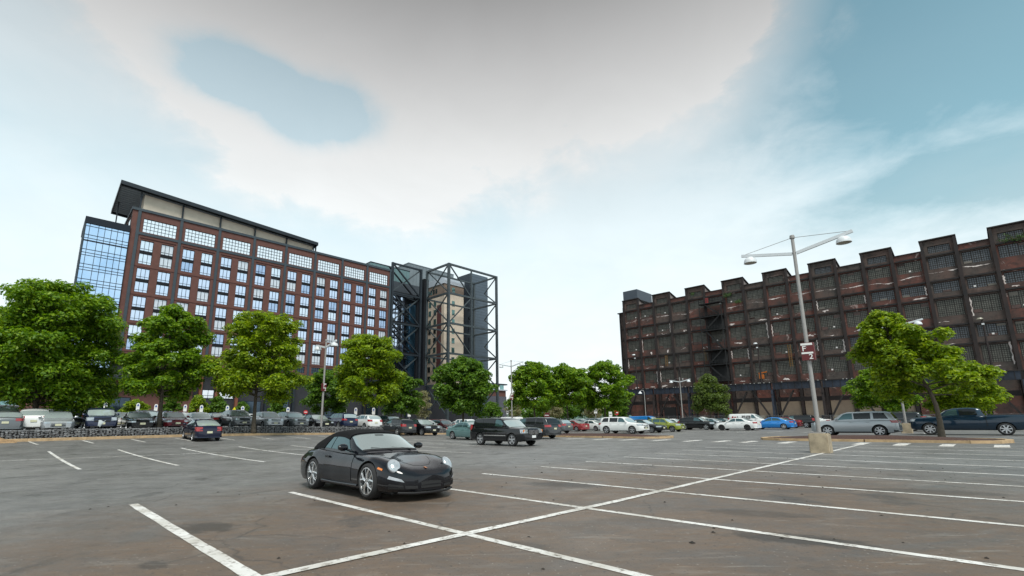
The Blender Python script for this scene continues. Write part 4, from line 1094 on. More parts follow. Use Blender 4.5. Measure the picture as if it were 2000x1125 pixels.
def wheel_meshes(r, wd, style):
    key = (round(r, 3), style)
    if key in _WH: return _WH[key]
    rr = r * (.70 if style != 'sport' else .77); h = wd / 2
    ty = MB().lathe([(rr, -h), (r - .05, -h - .004), (r - .012, -h * .82), (r, -h * .5), (r, h * .5), (r - .012, h * .82), (r - .05, h + .004), (rr, h), (rr - .02, h - .03), (rr - .02, -h + .03)], 32, 'y', close=True).mesh('tyre', 40)
    rm = MB(); yo = h - .012                                   # outer face at +y
    rm.lathe([(rr, yo - .03), (rr, yo + .006), (rr - .022, yo + .008), (rr - .03, yo - .05), (rr - .03, -h + .03)], 32, 'y')
    n = 5 if style in ('sport', 'five') else 7
    for i in range(n):
        a = 2 * pi * i / n + .3
        if style == 'sport':                                   # split spokes that fork towards the rim
            for d in (-.30, .30):
                p0 = Vector((cos(a) * rr * .16, yo - .012, sin(a) * rr * .16)); pm = Vector((cos(a + d * .35) * rr * .52, yo - .004, sin(a + d * .35) * rr * .52)); p1 = Vector((cos(a + d) * rr * .97, yo - .01, sin(a + d) * rr * .97))
                rm.tube([p0, pm, p1], [.026, .021, .019], 6)
        else:
            t_ = Vector((-sin(a), 0, cos(a))); c0 = Vector((cos(a), 0, sin(a)))
            w0, w1 = rr * .13, rr * (.20 if n == 5 else .13)
            q = [c0 * rr * .12 - t_ * w0, c0 * rr * .96 - t_ * w1, c0 * rr * .96 + t_ * w1, c0 * rr * .12 + t_ * w0]
            rm.hexa([e + Vector((0, yo - .05, 0)) for e in q] + [e + Vector((0, yo - .006, 0)) for e in q])
    rm.lathe([(.001, yo + .004), (rr * .17, yo + .002), (rr * .19, yo - .03)], 16, 'y')
    back = MB().lathe([(.001, yo - .09), (rr - .03, yo - .09)], 24, 'y')
    hubd = MB().lathe([(.001, yo - .075), (rr * .62, yo - .075), (rr * .62, yo - .085)], 24, 'y')
    _WH[key] = (ty, rm.mesh('rim', 40), back.mesh('wheel_back'), hubd.mesh('brake_disc'))
    return _WH[key]
SPECS = {}
def spec(name, **k): SPECS[name] = k
spec('sedan', L=4.72, W=1.82, H=1.45, clear=.20, wr=.325, wf=1.38, wb=-1.37, top=[(2.36, .62), (2.30, .70), (2.1, .77), (1.5, .86), (1.0, .93), (0, .95), (-1.2, .985), (-1.8, 1.02), (-2.2, 1.01), (-2.32, .95), (-2.36, .80)],
     roof=[(1.12, .90), (.30, 1.375), (-.05, 1.445), (-.55, 1.44), (-.95, 1.37), (-1.80, .98)], ws=(1.02, .33), rw=(-1.0, -1.70), sw=[(.80, -.18, .27, -.16), (-.24, -1.22, -.22, -.86)], grz=(.40, .62), lz=(.60, .72), tz_=(.78, .95), doors=[(1.0, -.18), (-.20, -1.05)])
spec('hatch', L=4.46, W=1.75, H=1.49, clear=.19, wr=.315, wf=1.36, wb=-1.34, top=[(2.23, .62), (2.15, .74), (1.7, .90), (1.25, .98), (0, .99), (-1.2, 1.03), (-1.9, 1.06), (-2.13, 1.04), (-2.2, .95), (-2.23, .78)],
     roof=[(1.45, .93), (.45, 1.37), (-.15, 1.485), (-.7, 1.465), (-1.5, 1.27), (-2.10, 1.02)], ws=(1.30, .45), rw=(-.95, -2.0), sw=[(.92, -.16, .30, -.16), (-.22, -1.30, -.22, -.85)], grz=(.32, .46), lz=(.60, .78), tz_=(.72, 1.0), doors=[(.95, -.16), (-.20, -1.0)], tumble=.24)
spec('crossover', L=4.58, W=1.85, H=1.67, clear=.24, wr=.355, wf=1.36, wb=-1.33, top=[(2.29, .72), (2.22, .88), (2.0, .95), (1.4, 1.04), (1.1, 1.07), (0, 1.08), (-1.4, 1.13), (-2.1, 1.13), (-2.26, 1.05), (-2.29, .80)],
     roof=[(1.22, 1.03), (.45, 1.55), (.05, 1.655), (-.9, 1.655), (-1.55, 1.58), (-1.78, 1.50), (-2.20, 1.08)], ws=(1.12, .47), rw=(-1.78, -2.12), sw=[(.86, -.12, .36, -.10), (-.18, -1.12, -.16, -1.05), (-1.22, -1.72, -1.16, -1.50)], grz=(.50, .82), lz=(.76, .92), tz_=(.88, 1.10), doors=[(1.0, -.14), (-.16, -1.0)], clad=True)
spec('suv', L=5.08, W=1.94, H=1.78, clear=.25, wr=.395, wf=1.50, wb=-1.50, top=[(2.54, .74), (2.47, .95), (2.25, 1.02), (1.6, 1.10), (1.2, 1.13), (0, 1.13), (-1.6, 1.15), (-2.38, 1.14), (-2.50, 1.05), (-2.54, .80)],
     roof=[(1.22, 1.08), (.62, 1.61), (.25, 1.74), (-1.2, 1.77), (-1.95, 1.74), (-2.18, 1.66), (-2.46, 1.12)], ws=(1.12, .64), rw=(-2.19, -2.40), sw=[(.95, -.08, .45, -.06), (-.16, -1.10, -.14, -1.10), (-1.26, -2.06, -1.24, -1.84)], grz=(.55, .90), lz=(.84, .98), tz_=(.95, 1.12), doors=[(1.1, -.12), (-.14, -1.08)])
spec('boxy', L=4.76, W=1.87, H=1.74, clear=.27, wr=.375, wf=1.43, wb=-1.36, nosew=.86, nosel=.3, tailw=.9, taill=.25, top=[(2.38, .80), (2.34, 1.00), (2.2, 1.06), (1.5, 1.09), (1.15, 1.10), (0, 1.10), (-1.6, 1.12), (-2.2, 1.12), (-2.34, 1.08), (-2.38, .85)],
     roof=[(1.22, 1.07), (.62, 1.58), (.25, 1.70), (-.9, 1.725), (-1.85, 1.70), (-2.05, 1.64), (-2.28, 1.10)], ws=(1.14, .64), rw=(-2.06, -2.24), sw=[(.92, -.02, .50, 0), (-.10, -1.02, -.08, -.98), (-1.16, -1.96, -1.10, -1.80)], grz=(.68, .98), lz=(.78, 1.00), tz_=(.95, 1.30), doors=[(1.0, -.06), (-.08, -.98)], clad=True, tumble=.15)
spec('van', L=5.6, W=2.0, H=2.05, clear=.26, wr=.36, wf=1.75, wb=-1.75, nosew=.84, nosel=.4, tailw=.94, taill=.2, top=[(2.8, .80), (2.74, 1.0), (2.4, 1.10), (1.9, 1.20), (1.4, 1.22), (0, 1.22), (-2.7, 1.22), (-2.8, 1.0)],
     roof=[(2.1, 1.15), (1.25, 1.85), (.9, 2.02), (0, 2.05), (-2.4, 2.04), (-2.66, 1.98), (-2.78, 1.2)], ws=(1.98, 1.27), rw=(-2.69, -2.75), sw=[(1.55, .72, 1.05, .74)], grz=(.5, .85), lz=(.78, .98), tz_=(.95, 1.4), doors=[(1.5, .6)], tumble=.14)
spec('pickup', L=5.88, W=2.03, H=1.92, clear=.34, wr=.415, wf=1.92, wb=-1.82, nosew=.88, nosel=.3, tailw=.96, taill=.12, top=[(2.94, .90), (2.90, 1.14), (2.75, 1.22), (1.9, 1.27), (1.5, 1.28), (0, 1.29), (-.92, 1.30), (-1.0, 1.34), (-2.85, 1.36), (-2.92, 1.32), (-2.94, .95)],
     roof=[(1.62, 1.24), (.95, 1.76), (.55, 1.89), (-.2, 1.915), (-.62, 1.87), (-.80, 1.80), (-.97, 1.27)], ws=(1.52, .98), rw=(-.82, -.93), sw=[(1.28, .36, .86, .38), (.26, -.62, .28, -.56)], grz=(.72, 1.10), lz=(.98, 1.14), tz_=(.98, 1.30), doors=[(1.42, .32), (.28, -.66)], tumble=.17, crown=.02)
_CARM = {}
def car_meshes(kind):
    if kind in _CARM: return _CARM[kind]
    sp = SPECS[kind]; k = Shell(sp); M = {}; xf = sp['L'] / 2; h = sp['W'] / 2
    M['body'] = k.body_mesh('body'); M['cabin'] = k.cabin_mesh('cabin')
    a, b = sp['ws']; M['windscreen'] = k.patch(k.cab, a, b, a, b, .53, 1.47, 8, 14, .008).mesh('windscreen', 60)
    a, b = sp['rw']; M['rear_window'] = k.patch(k.cab, a, b, a, b, .58, 1.42, 6, 12, .008).mesh('rear_window', 60)
    M['side'] = []
    for q in sp['sw']:
        for sd in (0, 1):
            s0, s1 = (.10, .465) if sd == 0 else (1.90, 1.535)
            M['side'].append((q, k.patch(k.cab, q[0], q[1], q[2], q[3], s0, s1, 6, 4, .007).mesh('side_window', 60)))
    M['door'] = []
    for q in sp['doors']:
        for sd in (1, -1):
            f = lambda x, t, sd=sd: k.Lp(x, t, sd)
            M['door'].append((sd, q, k.patch(f, q[0] - .012, q[1] + .012, q[0] - .012, q[1] + .012, 2.3, 6.1, 5, 6, .007).mesh('door', 50)))
    # lamps, grille, bumpers: bands that wrap round the ends
    def band(z0, z1, y0, y1, end, depth=.34, off=.012, sd=1, n=7):
        mb = MB(); rows = []
        X = xf if end > 0 else -xf
        for i in range(n + 1):
            t = i / n; y = lerp(y0, y1, t)
            # follow the plan of the body end: find x where half width equals y
            x = X; 
            for st in range(40):
                xx = X - end * depth * st / 39
                x = xx
                if k.w(xx) * .99 >= y: break
            xo = x + end * off; yo = y + off * .8
            rows.append(((xo, sd * yo, z0), (xo - end * sp.get('rake', .04), sd * yo * .995, z1)))
        for i in range(n): mb.quad(rows[i][0], rows[i + 1][0], rows[i + 1][1], rows[i][1])
        # thickness to the inside
        for i in range(n):
            a0, a1 = rows[i], rows[i + 1]; ins = lambda p: (p[0] - end * .09, p[1] * .94, p[2])
            mb.quad(a0[1], a1[1], ins(a1[1]), ins(a0[1])); mb.quad(a0[0], a1[0], ins(a1[0]), ins(a0[0]))
        for r_ in (rows[0], rows[-1]): mb.quad(r_[0], r_[1], (r_[1][0] - end * .09, r_[1][1] * .94, r_[1][2]), (r_[0][0] - end * .09, r_[0][1] * .94, r_[0][2]))
        return mb
    nw, tw_ = k.w(xf), k.w(-xf)
    M['head'] = [band(*sp['lz'], nw * .62, h * .985, 1, .42, sd=s).mesh('headlight') for s in (1, -1)]
    M['tail'] = [band(*sp['tz_'], tw_ * .62, h * .985, -1, .32, sd=s).mesh('taillight') for s in (1, -1)]
    g0, g1 = sp['grz']
    M['grille'] = band(g0, g1, 0, nw * .58, 1).mesh('g') ; gm_ = MB(); 
    for s in (1, -1):
        t_ = band(g0, g1, 0, nw * .58, 1, sd=s); o_ = len(gm_.v); gm_.v += t_.v; gm_.f += [tuple(i + o_ for i in f) for f in t_.f]
    for j in range(3):
        z = lerp(g0, g1, (j + .5) / 3); gm_.box(xf + .01, xf + .028, -nw * .56, nw * .56, z - .012, z + .012)
    M['grille'] = gm_.mesh('grille')
    def both(z0, z1, y1, end, off=.014, y0=0):
        m_ = MB()
        for s in (1, -1):
            t_ = band(z0, z1, y0, y1, end, .4, off, s, 9); o_ = len(m_.v); m_.v += t_.v; m_.f += [tuple(i + o_ for i in f) for f in t_.f]
        return m_
    c = sp['clear']
    M['intake'] = both(c + .10, c + .20, nw * .8, 1).mesh('intake'); M['rear_trim'] = both(c + .08, c + .24, h * .97, -1).mesh('rear_trim')
    M['sill'] = []
    for sd in (1, -1):
        f = lambda x, t, sd=sd: k.Lp(x, t, sd); x0, x1 = sp['wf'] - sp['wr'] * 1.2, sp['wb'] + sp['wr'] * 1.2
        M['sill'].append(k.patch(f, x0, x1, x0, x1, 1.4, 2.7 if sp.get('clad') else 2.25, 4, 3, .012).mesh('sill'))
    zm = k.zt(sp['ws'][0] - .25) + .10; xm = sp['sw'][0][0] - .06
    M['mirror'] = []
    for sd in (1, -1):
        mb = MB(); mb.lathe([(.001, -.10), (.06, -.09), (.085, -.02), (.085, .05), (.05, .10), (.001, .105)], 10, 'y'); mb.v = [(x * .75 + xm, y + sd * (h * .93 + .13), z * .95 + zm) for x, y, z in mb.v]
        mb.box(xm - .04, xm + .03, sd * (h * .93 + .06) - .06, sd * (h * .93 + .06) + .05, zm - .07, zm - .03); M['mirror'].append(mb.mesh('mirror', 50))
    M['plate_f'] = MB().box(xf + .015, xf + .035, -.17, .17, c + .24, c + .38).mesh('plate'); tz0 = lerp(c, sp['tz_'][0], .72)
    M['plate_r'] = MB().box(-xf - .03, -xf - .012, -.17, .17, tz0, tz0 + .14).mesh('plate')
    M['shell'] = k; _CARM[kind] = M
    return M
def car(kind, colour, label, u=None, Y=None, b=None, head='B', name=None, terrace=False, wheel='five', rim=None, glass=None, group='cars parked in the lot', plates=(True, True), k=1.0, pos=None, jit=0, rack=False, z=None, cat=None):
    if pos is None:
        if b is not None:
            q = (u - PX) / 944.0; a_ = b * (-B.x + A.x * 0 + 0 + 0 if False else (.6756 + .7373 * q)) / (.7373 - .6756 * q); p = A * a_ + B * b
        else: p = Vector((*xy(u, Y), 0))
    else: p = A * pos[0] + B * pos[1]
    hd = B if head == 'B' else -B
    rz = atan2(hd.y, hd.x) + radians(jit)
    zz = z if z is not None else (tz(p.x, p.y) if terrace else gz(p.x, p.y))
    names = dict(sedan='parked_sedan', hatch='parked_hatchback', crossover='parked_crossover', suv='parked_suv', boxy='parked_suv', van='parked_van', pickup='pickup_truck')
    cats = dict(sedan='car', hatch='car', crossover='car', suv='car', boxy='car', van='van', pickup='pickup truck')
    root = thing(name or names[kind], label, cat or cats[kind], (p.x, p.y, zz), rz, group); root.scale = (k, k, k)
    # sit on the slope
    fwd = Vector((cos(rz), sin(rz))); f2 = tz if terrace else gz
    dz = f2(p.x + fwd.x * 1.3, p.y + fwd.y * 1.3) - f2(p.x - fwd.x * 1.3, p.y - fwd.y * 1.3); lf = Vector((-fwd.y, fwd.x)); dl = f2(p.x + lf.x * .8, p.y + lf.y * .8) - f2(p.x - lf.x * .8, p.y - lf.y * .8)
    root.rotation_euler = (math.atan(dl / 1.6), -math.atan(dz / 2.6), rz)
    M = car_meshes(kind); sp = SPECS[kind]
    pm = paint(colour, PAINTS[colour], .0 if colour in ('white', 'black') else .35)
    place(M['body'], 'body', pm, root); place(M['cabin'], 'roof', pm, root)
    place(M['windscreen'], 'windscreen', CGW, root); place(M['rear_window'], 'rear_window', CGW if glass is None else glass, root)
    for i, (q, me) in enumerate(M['side']): place(me, 'side_window', (glass if glass and i > 1 else CGL), root)
    for sd, q, me in M['door']:
        d = place(me, 'door', pm, root); xh = q[1] + .17; zz_ = M['shell'].zt(xh) - .14
        yh = sd * M['shell'].w(xh)
        key = (kind, round(xh, 2), sd)
        if key not in _CARM: _CARM[key] = MB().box(xh - .09, xh + .09, yh - .01 + (.012 if sd > 0 else -.012), yh + .01 + (.012 if sd > 0 else -.012), zz_ - .016, zz_ + .016).mesh('handle')
        place(_CARM[key], 'handle', pm, d)
    for me in M['head']: place(me, 'headlight', HLM, root)
    for me in M['tail']: place(me, 'taillight', TLM, root)
    place(M['grille'], 'grille', BTR, root); place(M['intake'], 'front_intake', BTR, root); place(M['rear_trim'], 'rear_bumper', BTR if sp.get('clad') or kind in ('suv', 'pickup', 'van') else pm, root)
    for me in M['sill']: place(me, 'sill', BTR if sp.get('clad') or kind == 'suv' else pm, root)
    for me in M['mirror']: place(me, 'mirror', pm, root)
    if plates[0]: place(M['plate_f'], 'number_plate', PLT, root)
    if plates[1]: place(M['plate_r'], 'number_plate', PLT, root)
    ty, rm, bk, bd_ = wheel_meshes(sp['wr'], .225, wheel)
    for x in (sp['wf'], sp['wb']):
        for s in (1, -1):
            o = place(ty, 'wheel', TYRE, root, (x, s * (sp['W'] / 2 - .125), sp['wr']), 0 if s > 0 else pi)
            place(rm, 'rim', rim or RIMM, o); place(bk, 'wheel_back', WELL, o)
    if rack or kind in ('boxy',):
        for s in (1, -1):
            r_ = MB(); zz_ = sp['H'] - .01; r_.tube([(.2, s * .56, zz_ - .03), (.1, s * .57, zz_ + .045), (-1.5, s * .57, zz_ + .045), (-1.7, s * .56, zz_ - .04)], .018, 6); r_.build('roof_rail', BTR, root)
    return root
# ---------------------------------------------------------------- the black convertible in front
class Roadster(Shell):
    PLAN = [(2.215, .24), (2.20, .38), (2.165, .52), (2.10, .64), (1.97, .755), (1.75, .83), (1.3, .885), (.9, .868), (.4, .860), (-.3, .870), (-.7, .902), (-1.06, .924), (-1.5, .908), (-1.8, .86), (-2.0, .785), (-2.13, .68), (-2.215, .52)]
    ZC = [(2.215, .44), (2.17, .50), (2.05, .57), (1.75, .672), (1.3, .772), (.95, .835), (.75, .86), (0, .88), (-1, .91), (-1.4, .90), (-1.8, .81), (-2.05, .69), (-2.2, .56), (-2.215, .50)]
    ZF = [(2.215, .43), (2.17, .485), (2.07, .565), (1.92, .645), (1.72, .718), (1.5, .768), (1.3, .80), (.9, .815), (.5, .82), (0, .828), (-.6, .862), (-1.06, .893), (-1.5, .86), (-1.85, .76), (-2.1, .63), (-2.215, .48)]
    def w(k, x): return psm(k.PLAN, x, .05)
    def zb(k, x): return .135 + .05 * max(0, 1 - (2.215 - x) / .35) + .10 * max(0, 1 - (x + 2.215) / .5)
    def zt(k, x): return psm(k.ZF, x, .06) + .02
    def ring(k, x):
        w, b, zf, zc = k.w(x), k.zb(x), psm(k.ZF, x, .06), psm(k.ZC, x, .06); h = zf - b
        return [(0, b), (.78 * w, b), (.93 * w, b + .04), (.982 * w, b + .2 * h), (1.0 * w, b + .46 * h), (.988 * w, b + .70 * h), (.945 * w, b + .87 * h), (.87 * w, b + .965 * h), (.74 * w, zf), (.52 * w, lerp(zf, zc, .6)), (.26 * w, zc - .004), (0, zc)]
    RING = [0] * 12
spec('roadster', L=4.43, W=1.80, H=1.305, clear=.135, wr=.335, wf=1.29, wb=-1.06, archk=1.09, nst=70, cabw=.855, tumble=.25, ctaper=.16, ctl=.5, rsm=.07,
     roof=[(.90, .83), (.20, 1.225), (-.08, 1.288), (-.36, 1.302), (-.68, 1.275), (-1.0, 1.17), (-1.30, 1.02), (-1.58, .86)])
pk = Roadster(SPECS['roadster']); PB = mat('paint_midnight', (.004, .005, .008), .35, .0, coat=1.0, spec=.05)
ca, cb = 6.02, 10.12
pp = ab(ca, cb); hd = -B; prz = atan2(hd.y, hd.x)
por = thing('convertible_car', 'black convertible sports car with soft top parked alone in the foreground', 'car', pp, prz)
por.rotation_euler = (-.0097, -math.atan(.0138), prz); por.scale = (1.04, 1.04, 1.04)
bme = pk.body_mesh('body'); place(bme, 'body', PB, por)
cme = pk.cabin_mesh('cabin'); place(cme, 'windscreen_frame', PB, por)
CLOTH = mat('soft_top_cloth', (.008, .008, .009), .95, spec=.2, bump=.3, bscale=120)
top_ = pk.patch(pk.cab, .17, -1.50, .17, -1.50, .40, 1.60, 40, 26, .013); st_ = top_.build('soft_top', CLOTH, por, smooth=60)
for sd in (0, 1):
    s0, s1 = (.02, .40) if sd == 0 else (1.98, 1.60)
    pk.patch(pk.cab, -.80, -1.50, -.62, -1.50, s0, s1, 12, 5, .013).build('top_quarter', CLOTH, st_, smooth=60)
    pk.patch(pk.cab, .56, -.44, .17, -.40, s0 + (.05 if sd == 0 else -.05), s1, 8, 5, .008).build('side_window', CGL, por, smooth=60)
    pk.patch(pk.cab, -.47, -.74, -.43, -.58, s0 + (.05 if sd == 0 else -.05), s1, 5, 5, .008).build('quarter_window', CGL, por, smooth=60)
pk.patch(pk.cab, .80, .205, .80, .205, .52, 1.48, 14, 20, .006).build('windscreen', mat('clear_windscreen', (.60, .69, .69), .04, .80), por, smooth=60)
pk.patch(pk.cab, .81, .755, .81, .755, .53, 1.47, 4, 20, .009).build('windscreen_band', BTR, por, smooth=60)
pk.patch(pk.cab, .30, .262, .30, .262, .955, 1.045, 3, 4, .009).build('rear_view_mirror', BTR, por)
pk.patch(pk.cab, .225, .205, .225, .205, .53, 1.47, 2, 20, .009).build('windscreen_band', BTR, por, smooth=60)
pk.patch(pk.cab, -1.02, -1.32, -1.02, -1.32, .72, 1.28, 6, 10, .02).build('rear_window', CGB, st_, smooth=60)
def L1(sd): return lambda x, t: pk.Lp(x, t, sd)
def surf(x, t, sd, off):
    f = L1(sd); p = f(x, t); a = f(x + .01, t) - f(x - .01, t); b = f(x, t + .02) - f(x, t - .02); n = a.cross(b).normalized(); c = p - Vector((x * .8, 0, .5))
    if n.dot(c) < 0: n = -n
    return p + n * off
def oval(sd, xc, tc, rx, rt, dome, base, n=28, rings=6):
    mb = MB(); mb.v.append(tuple(surf(xc, tc, sd, base + dome)))
    for r in range(1, rings + 1):
        f = r / rings
        for j in range(n):
            a = 2 * pi * j / n; mb.v.append(tuple(surf(xc + rx * f * cos(a), tc + rt * f * sin(a), sd, base + dome * (1 - f * f))))
    for j in range(n): mb.f.append((0, 1 + j, 1 + (j + 1) % n))
    for r in range(rings - 1):
        for j in range(n): a = 1 + r * n + j; b = 1 + r * n + (j + 1) % n; mb.f.append((a, a + n, b + n, b))
    return mb
LENS = mat('clear_lens', (.50, .53, .56), .10, .30, coat=1.0, col2=(.34, .37, .40), vscale=14)
for sd in (1, -1):
    hn = Vector((.74, sd * .20, .62)).normalized(); hu = Vector((-hn.y, hn.x, 0)).normalized(); hv = hn.cross(hu); hc = Vector((1.905, sd * .645, .632))
    def lens(c, a, b, d, n=26, rings=7):
        mb = MB()
        for r in range(rings + 1):
            ph_ = pi / 2 * r / rings
            for j_ in range(n): an = 2 * pi * j_ / n; mb.v.append(tuple(c + hu * (a * sin(ph_) * cos(an)) + hv * (b * sin(ph_) * sin(an)) + hn * (d * cos(ph_))))
        for r in range(rings):
            for j_ in range(n): q_ = r * n + j_; w_ = r * n + (j_ + 1) % n; mb.f.append((q_, w_, w_ + n, q_ + n))
        return mb
    hl = lens(hc, .122, .152, .062).build('headlight', LENS, por, smooth=60)
    lens(hc - hn * .012, .132, .164, .054).build('headlight_rim', mat('lamp_rim', (.12, .125, .135), .3, .6), hl, smooth=60)
    lens(hc + hn * .034 + hv * .035 - hu * .0, .046, .050, .026, 16, 4).build('lamp_bowl', mat('lamp_bowl', (.42, .45, .48), .15, .8), hl, smooth=60)
    lens(hc + hn * .030 - hv * .055, .034, .034, .022, 14, 4).build('lamp_bowl', mat('lamp_bowl'), hl, smooth=60)
    pk.patch(L1(sd), 1.90, 2.135, 1.93, 2.11, 4.3, 4.8, 8, 3, .009).build('indicator_strip', LENS, por, smooth=60)
    pk.patch(L1(sd), 1.62, 1.76, 1.63, 1.76, 5.15, 5.5, 4, 2, .008).build('side_marker', AMB, por, smooth=60)
    it = pk.patch(L1(sd), 1.90, 2.135, 1.93, 2.125, 2.75, 3.65, 8, 4, .006).build('side_intake', BTR, por, smooth=60)
    pk.patch(L1(sd), 1.92, 2.13, 1.92, 2.13, 3.2, 3.3, 8, 1, .012).build('intake_slat', PB, it)
    d = pk.patch(L1(sd), .66, -.50, .66, -.62, 3.05, 7.0, 12, 8, .007).build('door', PB, por, smooth=60)
    q = surf(-.42, 5.75, sd, .02); MB().box(q.x - .10, q.x + .10, q.y - .014, q.y + .014, q.z - .018, q.z + .018).build('handle', PB, d)
    MB().tube([surf(.9, 2.55, sd, .012), surf(0, 2.5, sd, .022), surf(-.62, 2.55, sd, .016)], .022, 6).build('side_skirt', PB, por, smooth=60)
    # hood seam and wing mirror
    seam = [(.86, 8.35), (1.2, 8.75), (1.5, 9.05), (1.75, 9.5), (1.88, 10.1), (1.92, 11.0)]
    MB().tube([surf(x, t, sd, -.0015) for x, t in seam], .0055, 5, False).build('bonnet_seam', WELL, por)
    mm_ = MB().lathe([(.001, -.115), (.055, -.10), (.088, -.03), (.09, .03), (.06, .09), (.001, .105)], 14, 'y')
    mm_.v = [(x * .8 + .46, y + sd * .955, z * .82 + .945) for x, y, z in mm_.v]
    mm_.tube([(.47, sd * .77, .865), (.46, sd * .86, .90), (.46, sd * .92, .92)], .026, 6); mm_.build('mirror', PB, por, smooth=50)
    oval(sd, -1.95, 5.6, .15, .9, .01, .008).build('taillight', TLM, por, smooth=60)
fc = oval(1, 1.30, 6.4, .085, .5, 0, .002).build('fuel_flap', PB, por)
ci = MB().box(2.19, 2.221, -.235, .235, .235, .345)
for sd in (1, -1):
    t_ = pk.patch(L1(sd), 2.145, 2.2145, 2.14, 2.2145, 2.75, 3.65, 6, 4, .006); o_ = len(ci.v); ci.v += t_.v; ci.f += [tuple(i + o_ for i in f) for f in t_.f]
ci.build('centre_intake', BTR, por)
MB().box(2.215, 2.228, -.23, .23, .285, .297).build('intake_slat', PB, por)
MB().tube([(2.05, -.64, .165), (2.20, -.40, .155), (2.235, 0, .15), (2.20, .40, .155), (2.05, .64, .165)], .022, 6).build('chin_spoiler', BTR, por, smooth=60)
q = surf(2.02, 11.0, 1, .004); MB().hexa([(q.x - .035, -.022, q.z + .012), (q.x + .04, -.018, q.z - .008), (q.x + .04, .018, q.z - .008), (q.x - .035, .022, q.z + .012), (q.x - .033, -.022, q.z + .018), (q.x + .042, -.018, q.z - .002), (q.x + .042, .018, q.z - .002), (q.x - .033, .022, q.z + .018)]).build('crest_badge', mat('crest', (.55, .22, .10), .35, .6), por)
for y0, y1 in ((.55, .05), (.02, -.45)):
    MB().tube([pk.cab(.83, 1 - .0) + Vector((.0, y0 * .9, .015)), Vector((.74, (y0 + y1) / 2, .915)), Vector((.72, y1, .93))], .010, 5).build('wiper', BTR, por)
ty, rm, bk, bd_ = wheel_meshes(.335, .25, 'sport')
SPR = mat('polished_alloy', (.62, .63, .64), .22, .9)
for x, t_ in ((1.29, .885), (-1.06, .918)):
    for s in (1, -1):
        o = place(ty, 'wheel', TYRE, por, (x, s * (t_ - .140), .335), 0 if s > 0 else pi); place(rm, 'rim', SPR, o); place(bk, 'wheel_back', WELL, o); place(bd_, 'brake_disc', mat('disc', (.25, .25, .25), .4, .7), o)
MB().box(-1.9, 1.95, -.70, .70, .14, .24).build('underbody', WELL, por)

# ---------------------------------------------------------------- the other cars, nearest first
car('boxy', 'black', 'black boxy suv with silver side moulding facing right in mid lot', u=986, Y=30.9, head='-B', glass=CGB, plates=(False, False), wheel='five', group='cars in the middle of the lot')
jeep = [o for o in bpy.data.objects if o.get('label', '').startswith('black boxy suv with silver')][0]
for s in (1, -1): MB().box(-.95, .95, s * .938 - .012, s * .938 + .012, .60, .655).build('side_moulding', CHR, jeep)
for s in (1, -1): MB().box(2.30, 2.36, s * .80 - .06, s * .80 + .06, .84, .97).build('indicator', AMB, jeep)
for k_ in range(7): MB().box(2.402, 2.414, -.36 + k_ * .12 - .02, -.36 + k_ * .12 + .02, .70, .96).build('grille_bar', CHR, jeep)
MB().box(2.40, 2.42, -.17, .17, .50, .64).build('number_plate', PLW, jeep)
MB().tube([(-1.2, .60, 1.72), (-1.75, .62, 1.98)], .008, 5).build('aerial', BTR, jeep)
car('sedan', 'teal', 'pale teal sedan tucked behind the black boxy suv', u=921, Y=39.5, head='-B', group='cars in the middle of the lot')
car('suv', 'darkgrey', 'dark grey three-row suv just right of the boxy black suv', u=1038, Y=41.5, head='B', glass=CGB, group='cars in the middle of the lot')
car('hatch', 'prius', 'dark blue hatchback parked in front of the gabion wall', u=396, Y=35.4, head='B', rim=RIMM, wheel='seven')
car('crossover', 'darkgrey', 'dark grey crossover seen from behind above the convertible roof', u=776, Y=49.4, head='B', glass=CGB)
car('crossover', 'black', 'black crossover facing right at the end of the gabion wall', u=822, Y=50.2, head='-B')
car('suv', 'silver', 'silver suv parked beyond the lamp post on the right', u=1668, Y=35.6, head='B', glass=CGB, wheel='seven')
tr = car('pickup', 'slate', 'dark blue crew cab pickup truck behind the right-hand tree', u=1888, Y=34.6, head='B', wheel='seven', glass=CGB)
for s in (1, -1): MB().box(-1.005, -.975, s * 1.0 - .022, s * 1.0 + .022, .62, 1.33).build('bed_gap', WELL, tr)
MB().box(-2.80, -1.06, -.80, .80, 1.362, 1.375).build('bed_opening', WELL, tr); MB().box(-2.975, -2.955, -.80, .80, .95, 1.30).build('tailgate', paint('slate', PAINTS['slate']), tr)
car('boxy', 'darkgrey', 'dark boxy suv half hidden behind the tail of the silver suv', u=1742, Y=45, head='B', glass=CGB)
car('sedan', 'gunmetal', 'grey sedan between the second lamp post and the pickup truck', u=1790, Y=50, head='B')
car('suv', 'white', 'white three-row crossover behind the left planting island', u=1217, Y=51.3, head='-B', glass=CGB)
car('sedan', 'black', 'black sedan nosing out behind the white three-row crossover', u=1256, Y=53.8, head='-B')
car('crossover', 'lime', 'lime green small crossover in the far row', u=1297, Y=56, head='-B', k=.93)
car('crossover', 'black', 'black crossover in the far row right of the lime green car', u=1362, Y=62, head='-B', glass=CGB)
car('sedan', 'white', 'white sedan with black wheels in the far row', u=1438, Y=56.5, head='B', rim=RIMD)
car('sedan', 'blue', 'bright blue sedan in the far row', u=1508, Y=58.5, head='B')
car('boxy', 'black', 'small black boxy suv right of the bright blue sedan', u=1554, Y=64, head='B', glass=CGB, k=.95)
car('sedan', 'maroon', 'dark red car showing between the blue sedan and the black suv', u=1527, Y=64.5, head='B')
car('sedan', 'white', 'white sedan behind the lamp post beyond the black suv', u=1583, Y=68, head='B')
vn = car('van', 'white', 'white panel van with dark graphics in front of the mill', u=1462, Y=78, head='-B', group='vans near the mill')
